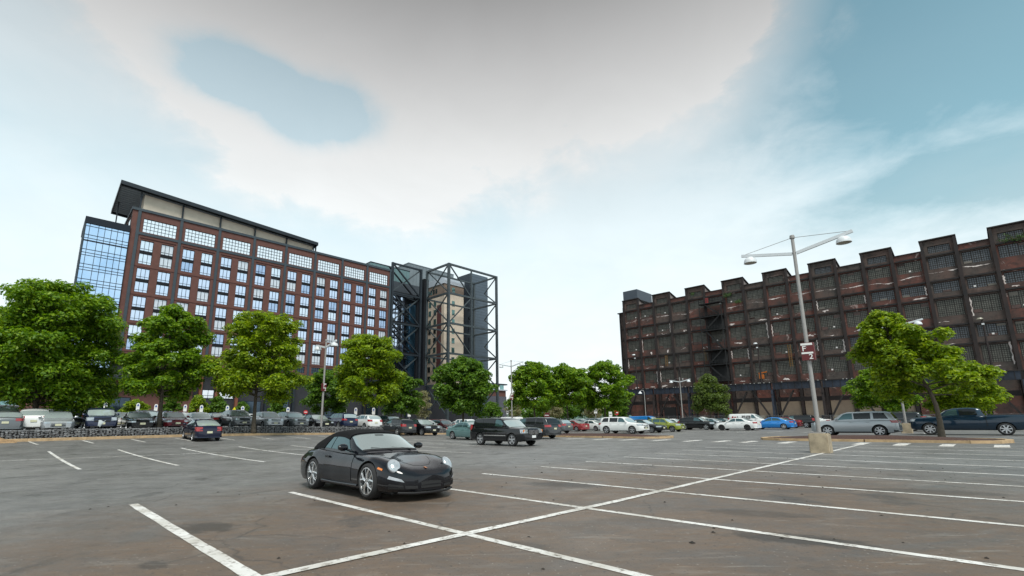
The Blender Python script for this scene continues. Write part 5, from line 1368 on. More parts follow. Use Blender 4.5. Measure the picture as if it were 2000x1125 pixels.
for s in (1, -1):                                 # the printed graphics on the side of the van
    y = s * .985
    for k_, (x, w_, z, h_, c) in enumerate([(-.6, .52, 1.30, .42, (.02, .02, .022)), (.05, .6, 1.30, .42, (.03, .03, .032)), (-2.1, .22, 1.32, .34, (.30, .03, .03)), (-1.75, .30, 1.28, .30, (.34, .05, .04)), (-1.3, .10, 1.40, .25, (.05, .05, .05))]):
        MB().hexa([(x, y * .99 - .008, z), (x + w_, y * .99 - .008, z), (x + w_, y * .99 + .008, z), (x, y * .99 + .008, z), (x, y * .965 - .008, z + h_), (x + w_, y * .965 - .008, z + h_), (x + w_, y * .965 + .008, z + h_), (x, y * .965 + .008, z + h_)]).build('graphic', mat('graphic%d' % k_, c, .5), vn)
    for k_ in range(4): MB().box(-.55 + (k_ % 2) * .62 + .05, -.15 + (k_ % 2) * .62 + .05, y * .99 - .014 * 1, y * .99 + .014, 1.38 + (k_ // 2) * .14, 1.43 + (k_ // 2) * .14).build('graphic', PLW, vn)
car('sedan', 'silver', 'silver sedan behind the black crossover in the far row', u=1392, Y=66, head='-B')
car('crossover', 'white', 'white crossover roof behind the silver sedan in the far row', u=1374, Y=72, head='-B')
car('sedan', 'darkgrey', 'dark sedan far back between the white sedan and the van', u=1412, Y=76, head='-B')
car('van', 'blue', 'blue van top showing above the lime green car', u=1262, Y=76, head='-B', group='vans near the mill', k=.95)
car('sedan', 'white', 'white car tail between lime green and black crossovers', u=1318, Y=66, head='-B')
car('sedan', 'red', 'dark red sedan in the row beneath the middle trees', u=1116, Y=65.5, head='B')
car('sedan', 'white', 'white sedan just right of the dark red sedan', u=1153, Y=66.5, head='B')
car('crossover', 'gunmetal', 'grey crossover tail right of the dark three-row suv', u=1080, Y=57, head='B')
car('crossover', 'white', 'white crossover in the back row above the dark red sedan', u=1136, Y=76, head='-B')
car('boxy', 'white', 'white boxy suv in the back row under the middle trees', u=1168, Y=77, head='-B')
car('crossover', 'silver', 'silver crossover in the back row left of the white three-row crossover', u=1190, Y=78, head='-B')
car('van', 'white', 'white van roof showing above the boxy black suv', u=992, Y=78, head='B', group='vans under the middle trees')
car('crossover', 'white', 'white crossover above the dark three-row suv', u=1040, Y=80, head='-B')
car('suv', 'maroon', 'maroon suv facing right left of the teal sedan', u=864, Y=62, head='-B')
car('crossover', 'white', 'white crossover facing right behind the black crossover at the wall end', u=832, Y=58, head='-B')
car('suv', 'white', 'white suv behind the round tree left of the boxy black suv', u=916, Y=72, head='-B')
car('sedan', 'white', 'white sedan far back right of the maroon suv', u=893, Y=78, head='B')
# upper lot, first row behind the wall (b = 46)
G = 'cars behind the gabion wall'
def up(kind, colour, label, u, b=46.2, head='-B', **k): return car(kind, colour, label, u=u, b=b, head=head, terrace=True, group=G, **k)
up('sedan', 'gunmetal', 'dark grey sedan tail at the far left edge behind the wall', 14, head='B', b=46.4)
up('crossover', 'white', 'white crossover tail behind the leftmost tree trunk', 66, b=47.6, head='B')
up('sedan', 'silver', 'silver sedan facing out behind the wall right of the leftmost trunk', 113, b=46)
up('crossover', 'grey', 'grey crossover behind the silver sedan at the left', 147, b=51.5)
n5 = up('boxy', 'navy', 'dark navy suv with a torn pale bumper behind the wall', 194, b=46)
tb = MB(); R = random.Random(8)
tb.grid(lambda u_, v_: (2.40 + .05 * sin(v_ * 3) * sin(u_ * 3.1), -.02 + .42 * (u_ - .5) * (1 - .55 * v_) - .12 * v_, .78 - .42 * v_ + .05 * sin(u_ * 7)), 8, 8); tb.build('torn_bumper_skin', mat('pale_plastic', (.50, .54, .55), .7), n5, smooth=60)
up('sedan', 'white', 'white sedan front showing right of the torn-bumper suv', 226, b=50.5)
up('sedan', 'silver', 'silver car behind and left of the black sedan', 243, b=54)
up('sedan', 'black', 'black sedan facing out behind the wall with a yellow plate', 270, b=46.2)
up('boxy', 'darkgrey', 'dark suv roof behind the black sedan in the second row', 284, b=57)
up('sedan', 'maroon', 'dark red sedan facing out right of the second tree trunk', 336, b=46.3)
up('crossover', 'black', 'black suv roof just behind the dark red sedan', 322, b=58)
up('hatch', 'white', 'white rounded hatchback in the second row above the blue hatchback', 356, b=55)
up('sedan', 'white', 'white sedan in the second row behind the blue hatchback', 388, b=49.5, head='-B')
up('sedan', 'silver', 'silver sedan in the second row right of the blue hatchback', 411, b=55)
up('sedan', 'black', 'black sedan with red lamps just left of the grey crossover', 424, b=50, head='B')
up('crossover', 'grey', 'grey crossover facing out left of the third tree trunk', 462, b=46.2)
up('crossover', 'silver', 'silver crossover facing out right of the third tree trunk', 522, b=46.2, k=.95)
up('suv', 'gunmetal', 'dark grey suv facing out between third trunk and street lamp', 570, b=46.4, k=.92)
up('sedan', 'black', 'black sedan facing out beside the street lamp foot', 618, b=46.3)
up('sedan', 'white', 'white car behind the silver crossover near the third trunk', 494, b=53)
up('sedan', 'gunmetal', 'grey car roof behind the black sedan by the lamp', 596, b=54)
up('suv', 'navy', 'navy suv tail with red lamps right of the street lamp', 664, b=47.2, head='B', k=.95)
up('crossover', 'white', 'white small crossover tail just above the convertible roof', 714, b=46.3, head='B', k=.95)
up('crossover', 'white', 'white crossover in the second row behind the fourth tree', 706, b=56)
up('sedan', 'teal', 'pale car with red lamps behind the navy suv', 690, b=58, head='B')
up('suv', 'black', 'black suv roof in the second row left of the dark grey crossover', 762, b=52)
up('sedan', 'red', 'red car top in the second row above the white small crossover', 738, b=54)
up('van', 'gunmetal', 'grey van roof at the far left in the second row', 6, b=54)
up('suv', 'black', 'black suv in the second row behind the leftmost tree', 92, b=56)
up('boxy', 'silver', 'silver suv roof far back behind the grey crossover', 172, b=60)
# ================================================================ trees
def leaf_material(name, c1, c2, c3):
    m = bpy.data.materials.new(name); m.use_nodes = True; t = m.node_tree; p = t.nodes['Principled BSDF']; L = t.links.new; out = t.nodes['Material Output']
    g = t.nodes.new('ShaderNodeNewGeometry'); r = t.nodes.new('ShaderNodeValToRGB'); L(g.outputs['Random Per Island'], r.inputs[0])
    e = r.color_ramp.elements; e[0].color = (*c1, 1); e[1].color = (*c3, 1); x = e.new(.55); x.color = (*c2, 1)
    L(r.outputs[0], p.inputs['Base Color']); p.inputs['Roughness'].default_value = .5; p.inputs['Specular IOR Level'].default_value = .35
    tr = t.nodes.new('ShaderNodeBsdfTranslucent'); mx = t.nodes.new('ShaderNodeMixRGB'); mx.blend_type = 'MULTIPLY'; mx.inputs[0].default_value = 1; mx.inputs[2].default_value = (1.7, 1.75, .6, 1); L(r.outputs[0], mx.inputs[1]); L(mx.outputs[0], tr.inputs[0])
    ms = t.nodes.new('ShaderNodeMixShader'); ms.inputs[0].default_value = .38; L(p.outputs[0], ms.inputs[1]); L(tr.outputs[0], ms.inputs[2]); L(ms.outputs[0], out.inputs[0])
    return m
LEAF_G = leaf_material('maple_leaf', (.060, .135, .008), (.125, .230, .010), (.24, .340, .014))
LEAF_Y = leaf_material('young_maple_leaf', (.090, .160, .007), (.180, .265, .009), (.32, .385, .014))
LEAF_D = leaf_material('dark_leaf', (.045, .105, .012), (.086, .172, .015), (.15, .245, .02))
LEAF_F = leaf_material('locust_leaf', (.050, .085, .018), (.095, .140, .026), (.150, .195, .040))
LEAF_P = leaf_material('bud_leaf', (.16, .15, .09), (.26, .24, .15), (.36, .33, .22))
BARK = mat('bark', (.060, .048, .036), .95, col2=(.115, .095, .072), vscale=6, bump=.8, bscale=14)
def tree(name, label, x, y, z0, H, th, R_, leaf, n, seed, trunk=.17, size=.15, squash=1.0, prof=None, lean=(0, 0), cat='tree', clump=.62, limbs=30, group=None, gaps=.0):
    """trunk with limbs, and leaves set in clumps along the limbs; R_ crown radius, th height of the first limbs"""
    q = random.Random(seed); rng = np.random.default_rng(seed)
    prof = prof or [(0, .62), (.12, .90), (.30, 1.0), (.5, .90), (.7, .68), (.85, .44), (1.0, .10)]
    def pr(f):
        for (a, b), (c, d) in zip(prof, prof[1:]):
            if f <= c: return lerp(b, d, (f - a) / (c - a))
        return prof[-1][1]
    root = thing(name, label, cat, (x, y, z0), 0, group); tb = MB(); C = []
    top = Vector((lean[0], lean[1], H)); sp = []
    for i in range(9):
        f = i / 8; sp.append(Vector((lean[0] * f ** 1.2 * smooth(f, .1, .75) + .10 * sin(f * 5 + seed) * (f > .1), lean[1] * f * f + .10 * sin(f * 4 + 2 * seed) * (f > .1), H * .96 * f - (.15 if i == 0 else 0))))
    tb.tube(sp, [trunk * (1.25 if i == 0 else (1 - .93 * (i / 8) ** .8)) + .012 for i in range(9)], 9)
    def stem(h):
        f = max(0, min(.999, h / (H * .96))) * 8; i = int(f); return sp[i].lerp(sp[i + 1], f - i)
    for i in range(limbs):
        f = (i + q.uniform(-.4, .4)) / (limbs - 1); f = max(0, min(1, f)); h = th + (H * .93 - th) * f
        az = i * 2.39996 + q.uniform(-.5, .5); ln = R_ * pr(f) * q.uniform(.72, 1.12); up = lerp(.10, .95, f) + q.uniform(-.12, .2)
        b0 = stem(max(.3, h - .12 * ln)); d = Vector((cos(az), sin(az), 0)); p1 = b0 + d * ln * .5 + Vector((0, 0, ln * up * .42)); p2 = b0 + d * ln + Vector((0, 0, ln * up * .62))
        tb.tube([b0, p1, p2], [trunk * .34 * (1 - .6 * f) + .008, trunk * .18 * (1 - .6 * f) + .006, .006], 5, False)
        nc = max(2, int(ln / (.55 * clump)))
        for k in range(nc):
            g_ = .34 + .66 * (k + 1) / nc; base = b0.lerp(p1, g_ * 2) if g_ < .5 else p1.lerp(p2, g_ * 2 - 1)
            sd = Vector((-d.y, d.x, 0)) * q.uniform(-1, 1) * ln * .42 * (1.15 - g_ * .5)
            c = base + sd + Vector((0, 0, q.uniform(-.55, .6) * clump)); C.append((c, clump * q.uniform(.65, 1.2), g_))
            if q.random() < .35: tb.tube([base, c], [.018, .005], 4, False)
    for k in range(4): C.append((stem(H * .93) + Vector((q.uniform(-.35, .35), q.uniform(-.35, .35), q.uniform(-.3, .3))), clump * .8, 1))
    tb.build('trunk', BARK, root, smooth=60)
    if gaps: C = [c for c in C if q.random() > gaps]
    cen = np.array([tuple(c[0]) for c in C]); rad = np.array([c[1] for c in C]); wgt = rad ** 2; wgt /= wgt.sum()
    n = int(n * 2.1); size *= .92
    idx = rng.choice(len(C), n, p=wgt)
    d = rng.normal(size=(n, 3)); d /= np.linalg.norm(d, axis=1)[:, None]; d[:, 2] = np.where(rng.random(n) < .6, np.abs(d[:, 2]), d[:, 2])
    r = rng.random(n) ** .45
    pos = cen[idx] + d * (rad[idx] * r)[:, None] * np.array([1, 1, .80 * squash])
    nrm = d * .7 + np.array([0, 0, .75]) + rng.normal(size=(n, 3)) * .45; nrm /= np.linalg.norm(nrm, axis=1)[:, None]
    t1 = np.cross(nrm, rng.normal(size=(n, 3))); t1 /= np.linalg.norm(t1, axis=1)[:, None]; t2 = np.cross(nrm, t1)
    s = size * rng.uniform(.6, 1.25, n)[:, None]
    v = np.stack([pos - t1 * s, pos + t2 * s * .55 + nrm * s * .12, pos + t1 * s, pos - t2 * s * .55 + nrm * s * .12], 1).reshape(-1, 3)
    me = bpy.data.meshes.new('crown'); me.vertices.add(4 * n); me.vertices.foreach_set('co', v.ravel().astype(np.float32))
    base = np.arange(n) * 4; lo = np.stack([base, base + 1, base + 2, base, base + 2, base + 3], 1).ravel()
    me.loops.add(6 * n); me.loops.foreach_set('vertex_index', lo.astype(np.int32)); me.polygons.add(2 * n); me.polygons.foreach_set('loop_start', (np.arange(2 * n) * 3).astype(np.int32)); me.update(calc_edges=True)
    place(me, 'crown', leaf, root)
    return root
def tree_px(name, label, u, Y, vtop, rpx, thv, leaf, n, seed, terrace=False, **k):
    x, y = xy(u, Y); a_ = x * A.x + y * A.y
    z0 = tz(x, y) if terrace else gz(x, y); H = zat(x, y, vtop) - z0; th = max(.6, zat(x, y, thv) - z0); Rm = rpx * Y / 944.0
    return tree(name, label, x, y, z0 - .05, H, th, Rm, leaf, n, seed, **k)
TG = 'maples of the parking lot'
FULL = [(0, .72), (.10, .95), (.25, 1.0), (.45, .97), (.65, .84), (.82, .60), (.94, .32), (1.0, .10)]
tree_px('maple_tree', 'huge dark green maple at the far left edge', 62, 36.5, 556, 132, 775, LEAF_G, 52000, 1, True, trunk=.24, clump=.92, limbs=62, prof=FULL, size=.15, group=TG)
tree_px('maple_tree', 'tall maple with ragged top in front of the hotel corner', 312, 38, 593, 80, 770, LEAF_G, 24000, 2, True, trunk=.17, clump=.62, limbs=36, size=.14, group=TG, gaps=.03)
tree_px('maple_tree', 'round full maple in front of the middle of the hotel', 497, 41, 613, 93, 768, LEAF_Y, 24000, 3, True, trunk=.17, clump=.68, limbs=38, prof=FULL, size=.145, group=TG)
tree_px('maple_tree', 'round maple right of the street lamp before the hotel end', 713, 55, 656, 69, 778, LEAF_Y, 20000, 4, True, trunk=.17, clump=.78, limbs=34, prof=FULL, size=.18, group=TG)
tree_px('maple_tree', 'small dark maple behind the street lamp in front of the hotel', 632, 66, 722, 48, 800, LEAF_D, 9000, 5, True, trunk=.12, clump=.72, limbs=22, size=.20, prof=FULL, group=TG)
tree_px('maple_tree', 'small dark maple at the foot of the steel truss', 782, 68, 733, 42, 800, LEAF_D, 8000, 6, trunk=.12, clump=.72, limbs=22, size=.20, prof=FULL, group=TG)
tree_px('maple_tree', 'broad pointed maple in front of the steel frame tower', 903, 57, 697, 60, 800, LEAF_D, 18000, 7, trunk=.16, clump=.74, limbs=34, size=.18, group=TG)
tree_px('maple_tree', 'leftmost of the three maples between the hotel and the mill', 1044, 66, 706, 46, 795, LEAF_G, 13000, 8, trunk=.15, clump=.78, limbs=28, size=.20, prof=FULL, group=TG)
tree_px('maple_tree', 'middle of the three maples between the hotel and the mill', 1110, 70, 717, 52, 785, LEAF_G, 13000, 9, trunk=.16, clump=.8, limbs=28, size=.21, prof=FULL, group=TG)
tree_px('maple_tree', 'rightmost of the three maples beside the mill corner', 1184, 72, 705, 50, 790, LEAF_G, 13000, 10, trunk=.16, clump=.8, limbs=28, size=.21, group=TG)
tree_px('locust_tree', 'feathery light tree standing alone before the crane runway', 1389, 84, 737, 34, 800, LEAF_F, 9000, 11, trunk=.13, clump=.85, limbs=24, size=.17, squash=1.3, prof=[(0, .9), (.2, 1), (.45, .9), (.7, .6), (1, .12)])
p12 = ab(37.6, 3.2)
tree('maple_tree', 'open branched maple growing from the right planting island', *gpt(1840, 856).xy, gz(*gpt(1840, 856).xy) + .15, zat(*gpt(1840, 856).xy, 613) - gz(*gpt(1840, 856).xy), 2.85, 3.1, LEAF_Y, 16000, 12, trunk=.15, clump=.62, limbs=34, size=.135, gaps=.34, lean=(-2.3, .3), group=TG,
     prof=[(0, .85), (.12, 1.0), (.3, .86), (.5, .74), (.68, .58), (.85, .36), (1, .10)])
tree_px('maple_tree', 'small maple left of the right-hand tree behind the silver suv', 1727, 56, 722, 50, 795, LEAF_G, 11000, 13, trunk=.13, clump=.7, limbs=26, size=.17, prof=FULL, group=TG)
tree_px('maple_tree', 'small yellow-green maple above the pickup bed', 1893, 54, 708, 60, 795, LEAF_Y, 13000, 14, trunk=.13, clump=.72, limbs=28, size=.17, prof=FULL, group=TG)
YG = 'young trees by the hotel'
for i, (u, Y, vt, r, lf, lb) in enumerate([(163, 70, 762, 21, LEAF_Y, 'yellow-green young tree between the leftmost tree and the first sign'), (201, 78, 768, 11, LEAF_D, 'slim dark young tree beside the first white sign'), (262, 72, 786, 22, LEAF_Y, 'low yellow-green young tree in front of the shop glass'),
        (330, 76, 778, 14, LEAF_D, 'dark young tree right of the second tree trunk'), (386, 72, 776, 16, LEAF_Y, 'yellow-green young tree beside the brick wall end'), (424, 74, 780, 15, LEAF_D, 'dark young tree right of the yellow-green one'), (541, 76, 782, 12, LEAF_D, 'dark young tree behind the silver crossover'),
        (470, 80, 790, 12, LEAF_D, 'dark shrub behind the third tree trunk')]):
    tree_px('young_tree', lb, u, Y, vt, r, 818, lf, 3600, 40 + i, True, trunk=.07, clump=.6, limbs=16, size=.17, group=YG, prof=FULL)
for i, (u, Y, vt, r, lb) in enumerate([(824, 82, 766, 15, 'pale budding tree at the foot of the steel frame'), (1004, 92, 768, 16, 'pale budding tree left of the three maples'), (1082, 88, 790, 14, 'pale shrub between the first two of the three maples'), (1160, 86, 788, 14, 'pale shrub under the rightmost of the three maples')]):
    tree_px('budding_tree', lb, u, Y, vt, r, 812, LEAF_P, 2600, 60 + i, False, trunk=.07, clump=.7, limbs=18, size=.12, group='budding trees')

for i, (u, Y, vt, r) in enumerate([(1022, 118, 786, 26), (1066, 122, 788, 24), (1104, 116, 790, 26), (1142, 120, 784, 24), (1180, 118, 786, 22), (1210, 124, 780, 16), (962, 120, 792, 18)]):
    tree_px('background_tree', ('leftmost', 'second', 'third', 'fourth', 'fifth', 'sixth')[i] + ' of the low dark trees behind the three maples' if i < 6 else 'low dark tree beyond the boxy black suv by the frame foot', u, Y, vt, r, 815, LEAF_D, 3000, 80 + i, trunk=.10, clump=1.1, limbs=16, size=.26, group='low trees behind the maples', prof=FULL)
# ================================================================ lamp posts
POLE = mat('lamp_post_grey', (.30, .285, .275), .6, .1, var=.12, vscale=1.5); LAMPW = mat('lamp_shade_white', (.62, .64, .66), .45); LENSM = mat('lamp_lens', (.30, .28, .22), .4)
def lamp_post(name, label, x, y, z0, H, base=False, sign=None, k=1.0, group='lamp posts of the lot', cables=True):
    r = thing(name, label, 'lamp post', (x, y, z0), 0, group); zb = 0
    if base:
        w = .34; b = MB().hexa([(-w, -w, -.2), (w, -w, -.2), (w, w, -.2), (-w, w, -.2), (-w * .97, -w * .97, .78), (w * .97, -w * .97, .78), (w * .97, w * .97, .78), (-w * .97, w * .97, .78)])
        me = b.mesh('concrete_base'); bm = bmesh.new(); bm.from_mesh(me); bmesh.ops.bevel(bm, geom=list(bm.edges), offset=.03, segments=2, affect='EDGES'); bm.to_mesh(me); bm.free()
        place(me, 'concrete_base', CONC, r, rz=atan2(A.y, A.x)); zb = .78
        MB().box(-.16, .16, -.16, .16, zb, zb + .05).build('base_plate', POLE, r, rz=atan2(A.y, A.x))
    MB().tube([(0, 0, zb), (0, 0, H)], [.085 * k, .065 * k], 12).build('pole', POLE, r, smooth=50)
    ha = H * .915; ln = 2.15
    MB().lathe([(.001, .06), (.09 * k, .05), (.10 * k, -.02), (.10 * k, -.10)], 12, c=(0, 0, H)).build('pole_cap', POLE, r)
    for s in (1, -1):
        e = B * (s * ln) + Vector((0, 0, ln * .20)); o = Vector((0, 0, ha)); a_ = MB().beam(o + B * (s * .08), o + e, .09 * k, .13 * k).build('arm', LAMPW, r)
        if cables: MB().tube([(0, 0, H - .06), o + e * .93 + Vector((0, 0, .06))], .012, 5).build('stay_cable', POLE, a_)
        c = o + e * .84 + Vector((0, 0, -.07))
        prof = [(.05, .0), (.12, -.02), (.20, -.07), (.25, -.15), (.27, -.25), (.275, -.30), (.262, -.30), (.24, -.16)]
        l_ = MB().lathe([(a1 * k, b1 * k) for a1, b1 in prof], 20, c=tuple(c)).build('lamp_shade', LAMPW, r, smooth=50)
        MB().lathe([(.001, -.27 * k), (.255 * k, -.27 * k)], 20, c=tuple(c)).build('lens', LENSM, l_); MB().tube([o + e * .84, c - Vector((0, 0, .02))], .035, 6).build('hanger', LAMPW, l_)
    return r
g1 = gpt(1605, 884); H1 = zat(g1.x, g1.y, 462) - g1.z
lp = lamp_post('lamp_post', 'tall double-arm lamp post with red F 2 sign on a concrete block', g1.x, g1.y, g1.z, H1, base=True)
g2 = Vector((*xy(1768, 39.5), 0)); g2.z = gz(*g2.xy)
lamp_post('lamp_post', 'double-arm lamp post half hidden by the right-hand tree', g2.x, g2.y, g2.z, zat(*g2.xy, 622) - g2.z, base=True)
a3 = 43.9 * (.6756 + .7373 * (628 - PX) / 944) / (.7373 - .6756 * (628 - PX) / 944); g3 = A * a3 + B * 43.9
lamp_post('lamp_post', 'slim double-arm lamp post behind the gabion wall before the hotel', g3.x, g3.y, tz(*g3.xy), zat(*g3.xy, 664) - tz(*g3.xy), k=1.25)
sb_ = thing('row_sign', 'small dark red row sign on the lamp post before the hotel', 'sign', (g3.x, g3.y, zat(*g3.xy, 768))); MB().box(.10, .16, -.35, .35, 0, .75).build('panel', mat('sign_red'), sb_) if False else None
bpy.data.objects.remove(sb_)
g4 = Vector((*xy(1000, 62), 0)); lamp_post('lamp_post', 'distant double-arm lamp post left of the three maples', g4.x, g4.y, gz(*g4.xy), zat(*g4.xy, 704) - gz(*g4.xy))
g5 = Vector((*xy(1334, 98), 0)); lamp_post('lamp_post', 'far thin lamp post in front of the mill left of the feathery tree', g5.x, g5.y, gz(*g5.xy), zat(*g5.xy, 738) - gz(*g5.xy), k=1.3)
# red row signs, with their letters built as raised print
SRED = mat('sign_red', (.115, .012, .014), .5); SWH = mat('sign_white', (.75, .74, .72), .5)
def text(s, size, m, parent, loc_, rot, name='lettering'):
    c = bpy.data.curves.new('t', 'FONT'); c.body = s; c.size = size; c.extrude = .004; c.align_x = 'CENTER'; c.align_y = 'CENTER'; c.offset = .012 * size
    o = bpy.data.objects.new('t', c); COL.objects.link(o); dg = bpy.context.evaluated_depsgraph_get(); me = bpy.data.meshes.new_from_object(o.evaluated_get(dg)); bpy.data.objects.remove(o)
    me.materials.clear(); p = place(me, name, m, parent, loc_); p.rotation_euler = rot; return p
def row_sign(label, x, y, z, w, h, full=True, rz=0, off=.12):
    r = thing('row_sign', label, 'sign', (x, y, z), rz)
    bx_ = MB().box(-w / 2, w / 2, -off - .03, -off + .03, 0, h).build('panel', SRED, r)
    MB().box(w / 2, w / 2 + .03, -off - .03, off, 0, h).box(-w / 2 - .03 + .03, -w / 2 + .02, -off + .031, off, 0, h).build('side_panel', SRED, r)
    y_ = -off - .034
    MB().box(-w / 2 + .01, w / 2 - .01, y_ - .004, y_ + .003, h * .85, h * .97).build('top_stripe', SWH, r)
    MB().box(-w / 2 + .01, w / 2 - .01, y_ - .004, y_ + .003, h * .36, h * .46).build('mid_stripe', SWH, r)
    if full:
        text('F', h * .42, SWH, r, (-w * .24, y_ - .002, h * .65), (pi / 2, 0, 0)); text('2', h * .40, SWH, r, (w * .26, y_ - .002, h * .18), (pi / 2, 0, 0))
        text('.', h * .14, SWH, r, (-w * .02, y_ - .002, h * .78), (pi / 2, 0, 0))
    MB().box(-.05, .05, -off + .03, .02, h * .2, h * .3).box(-.05, .05, -off + .03, .02, h * .7, h * .8).build('bracket', POLE, r)
    return r
zs0, zs1 = zat(g1.x, g1.y, 704), zat(g1.x, g1.y, 670); vz = atan2(g1.x, g1.y)
row_sign('dark red row sign reading F 2 on the big lamp post', g1.x, g1.y, zs0, .44, zs1 - zs0, True, -vz - radians(8))
row_sign('small dark red sign on the distant middle lamp post', g4.x, g4.y, zat(*g4.xy, 781), .36, 1.0 * .72, True, 0)
row_sign('small dark red sign on the lamp post before the hotel', g3.x, g3.y, zat(*g3.xy, 764), .36, .75, True, radians(60))
# gooseneck lamps near the mill and masts on the runway
for u, Y, vt, lb in ((1262, 104, 762, 'gooseneck street lamp left of the far thin lamp post'),):
    x, y = xy(u, Y); z0 = gz(x, y); H = zat(x, y, vt) - z0; r = thing('street_lamp', lb, 'street lamp', (x, y, z0))
    MB().tube([(0, 0, 0), (0, 0, H - .6), (-.15, 0, H - .1), (-.6, 0, H), (-.9, 0, H - .3)], [.09, .07, .06, .05, .05], 8).build('pole', POLE, r, smooth=60)
    MB().lathe([(.06, 0), (.2, -.15), (.42, -.5), (.40, -.5)], 14, c=(-.9, 0, H - .25)).build('lamp_shade', LAMPW, r, smooth=50)
for i, (u, v0, lb) in enumerate(((1245, 694, 'tall dark mast with floodlight near the left end of the mill'), (1489, 672, 'tall dark mast with floodlight right of the fire escape'), (1947, 624, 'tall dark mast with round lamp at the right end of the mill'), (1331, 693, 'dark pipe mast standing against the mill left of the fire escape'))):
    d = ray(u, 760); n_ = A; t_ = (FO_ - A * 3.4).dot(n_) / d.dot(n_); p = d * t_; zb_ = 10.7
    r = thing('floodlight_mast', lb, 'mast', (p.x, p.y, zb_), FRZ, 'masts on the crane runway'); H = zat(p.x, p.y, v0) - zb_
    MB().tube([(0, 0, 0), (0, 0, H)], [.2, .16], 8).build('pole', MCOL, r)
    if i < 3: MB().lathe([(.001, .25), (.35, .18), (.5, -.1), (.42, -.2), (.001, -.2)], 14, c=(-.3, -.3, H + .15)).build('lamp', LAMPW if i < 2 else LENSM, r, smooth=50); MB().box(-.2, .2, -.45, -.25, H - 1.1, H - .8).build('junction_box', LAMPW, r)
    else: MB().box(-.4, .4, -.2, .2, H - .3, H).build('bracket', MCOL, r)
# ================================================================ parking signs
SB = mat('sign_blue', (.02, .06, .28), .5); SPOST = mat('sign_post', (.45, .45, .46), .5, .3)
def bay_sign(label, u, v, Y=70, yellow=False):
    x, y = xy(u, Y); z0 = tz(x, y); r = thing('bay_sign', label, 'sign', (x, y, z0), -atan2(x, y), 'white bay signs before the hotel'); zc_ = zat(x, y, v) - z0; k = Y / 944.0; hw, hh = 2.9 * k, 6.6 * k
    MB().tube([(0, 0, 0), (0, 0, zc_ - hh * .6)], .035, 6).build('post', SPOST, r)
    if yellow: return r
    pts = [(-hw, -hh), (hw, -hh), (hw, hh * .6), (hw * .55, hh), (-hw * .55, hh), (-hw, hh * .6)]; mb = MB(); n = len(pts)
    mb.quad(*[(p, -.05, zc_ + q) for p, q in pts]); mb.quad(*[(p, -.02, zc_ + q) for p, q in reversed(pts)])
    for i in range(n): a_, b_ = pts[i], pts[(i + 1) % n]; mb.quad((a_[0], -.05, zc_ + a_[1]), (b_[0], -.05, zc_ + b_[1]), (b_[0], -.02, zc_ + b_[1]), (a_[0], -.02, zc_ + a_[1]))
    pl = mb.build('plate', SWH, r)
    MB().box(-.12, .12, -.062, -.052, zc_ + hh * .15, zc_ + hh * .55).box(-.05, .05, -.064, -.052, zc_ + hh * .56, zc_ + hh * .72).build('blue_symbol', SB, pl)
    MB().box(-hw * .7, hw * .7, -.062, -.052, zc_ - hh * .12, zc_ - hh * .02).build('dividing_line', SPOST, pl)
    return r
for u, v, lb in [(202, 793, 'white bay sign above the torn-bumper navy suv'), (266, 794, 'white bay sign above the black sedan'), (301.5, 796, 'white bay sign left of the second tree trunk'), (359, 797, 'white bay sign against the brick wall end'), (391, 798, 'white bay sign in front of the yellow-green young tree'),
                 (442, 799, 'white bay sign left of the yellow warning sign'), (472, 800, 'white bay sign right of the yellow warning sign'), (561, 802, 'white bay sign above the dark grey suv by the lamp'), (673, 803, 'leftmost white bay sign of the four near the fourth tree'), (694, 803, 'second white bay sign of the four near the fourth tree'),
                 (729, 803, 'third white bay sign of the four near the fourth tree'), (749, 804, 'rightmost white bay sign of the four near the fourth tree'), (799, 807, 'small white bay sign near the pale budding tree')]:
    bay_sign(lb, u, v, 70 if u < 780 else 86)
ys = bay_sign('yellow diamond warning sign between two white bay signs', 455.5, 803, 72, True); ys.name = 'warning_sign'; ys['group'] = 'warning signs'
x, y = xy(455.5, 72); zc_ = zat(x, y, 803) - tz(x, y); MB().hexa([(-.02, -.05, zc_ - .62), (.36, -.05, zc_), (.36, -.02, zc_), (-.02, -.02, zc_ - .62), (-.36, -.05, zc_), (.02, -.05, zc_ + .62), (.02, -.02, zc_ + .62), (-.36, -.02, zc_)]).build('diamond_plate', mat('sign_yellow', (.70, .62, .01), .5), ys)
MB().box(-.05, .05, -.062, -.052, zc_ - .2, zc_ + .2).build('black_figure', BTR, ys)
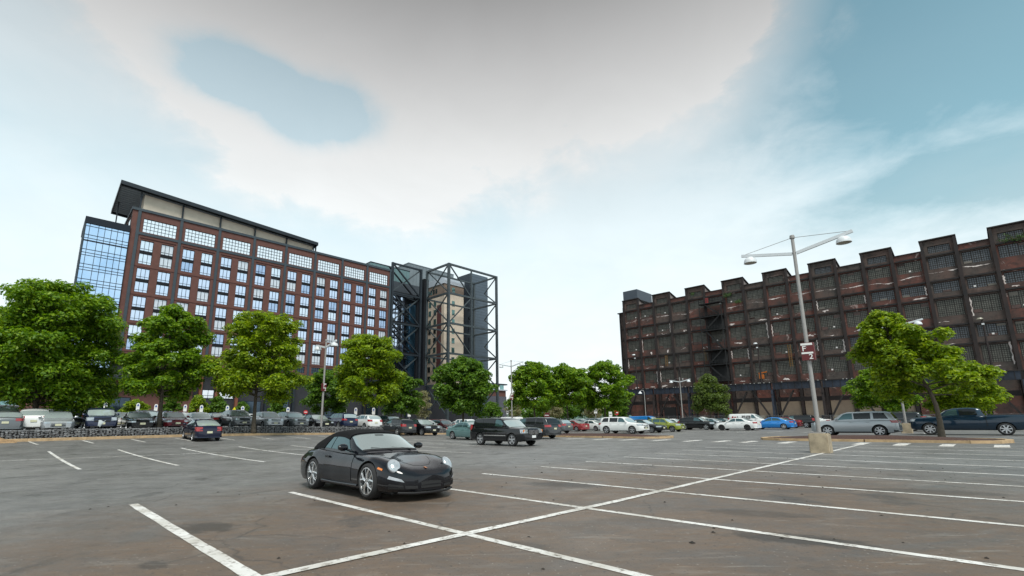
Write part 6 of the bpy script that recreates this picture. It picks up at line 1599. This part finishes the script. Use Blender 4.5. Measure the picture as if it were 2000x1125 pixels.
def disc_sign(name, label, u, v, Y, col, bar, rad):
    x, y = xy(u, Y); z0 = gz(x, y); r = thing(name, label, 'sign', (x, y, z0), -atan2(x, y)); zc_ = zat(x, y, v) - z0
    MB().tube([(0, 0, 0), (0, 0, zc_)], .04, 6).build('post', SPOST, r); MB().lathe([(.001, -.05), (rad, -.05), (rad, -.07), (.001, -.07)], 20, 'y', c=(0, 0, zc_)).build('disc', col, r)
    MB().box(-rad * .72, rad * .72, -.085, -.072, zc_ - rad * .17, zc_ + rad * .17).build('white_bar', SWH, r)
disc_sign('no_entry_sign', 'red no entry sign by the mill corner right of the maples', 1205, 806, 84, mat('sign_bright_red', (.50, .02, .025), .5), True, .42)
disc_sign('no_entry_sign', 'small red sign low behind the dark small maple left of the lamp', 596, 805, 78, mat('sign_bright_red'), True, .32)
def plate_sign(label, u, v, Y, w, h, m, base=True, terrace=False):
    x, y = xy(u, Y); z0 = gz(x, y); r = thing('plate_sign', label, 'sign', (x, y, z0), -atan2(x, y)); zc_ = zat(x, y, v) - z0
    MB().tube([(0, 0, 0), (0, 0, zc_)], .045, 6).build('post', SPOST, r); MB().box(-w, w, -.09, -.05, zc_ - h, zc_ + h).build('plate', m, r); MB().box(-w * .7, w * .7, -.10, -.091, zc_ - h * .15, zc_ + h * .1).build('print', SWH if m is not SWH else BTR, r)
plate_sign('small maroon direction sign between the first two maples', 1068, 811, 84, .5, .42, mat('sign_maroon', (.10, .01, .015), .5))
plate_sign('small white sign under the rightmost of the three maples', 1164, 803, 80, .25, .38, SWH)
plate_sign('white square sign left of the red no entry sign', 1193, 809, 84, .28, .42, SWH)
# litter on the asphalt
q = random.Random(17); LT = mat('dry_litter', (.03, .024, .02), .9, var=.5, vscale=5)
lit = MB()
for i in range(150):
    a_, b_ = q.uniform(1, 22), q.uniform(-1.5, 14); c = ab(a_, b_); s = q.uniform(.008, .028) * (1.5 if q.random() < .12 else 1); n = len(lit.v); m = q.randint(4, 6)
    for k in range(m): an = 2 * pi * k / m; lit.v.append((c.x + s * q.uniform(.7, 1.4) * cos(an), c.y + s * q.uniform(.7, 1.4) * sin(an), c.z + .003))
    lit.v.append((c.x, c.y, c.z + s * q.uniform(.4, .9)))
    for k in range(m): lit.f.append((n + k, n + (k + 1) % m, n + m))
tag(lit.build('litter', LT), 'dark crumbs of grit and leaf litter on the asphalt', 'litter', kind='stuff')
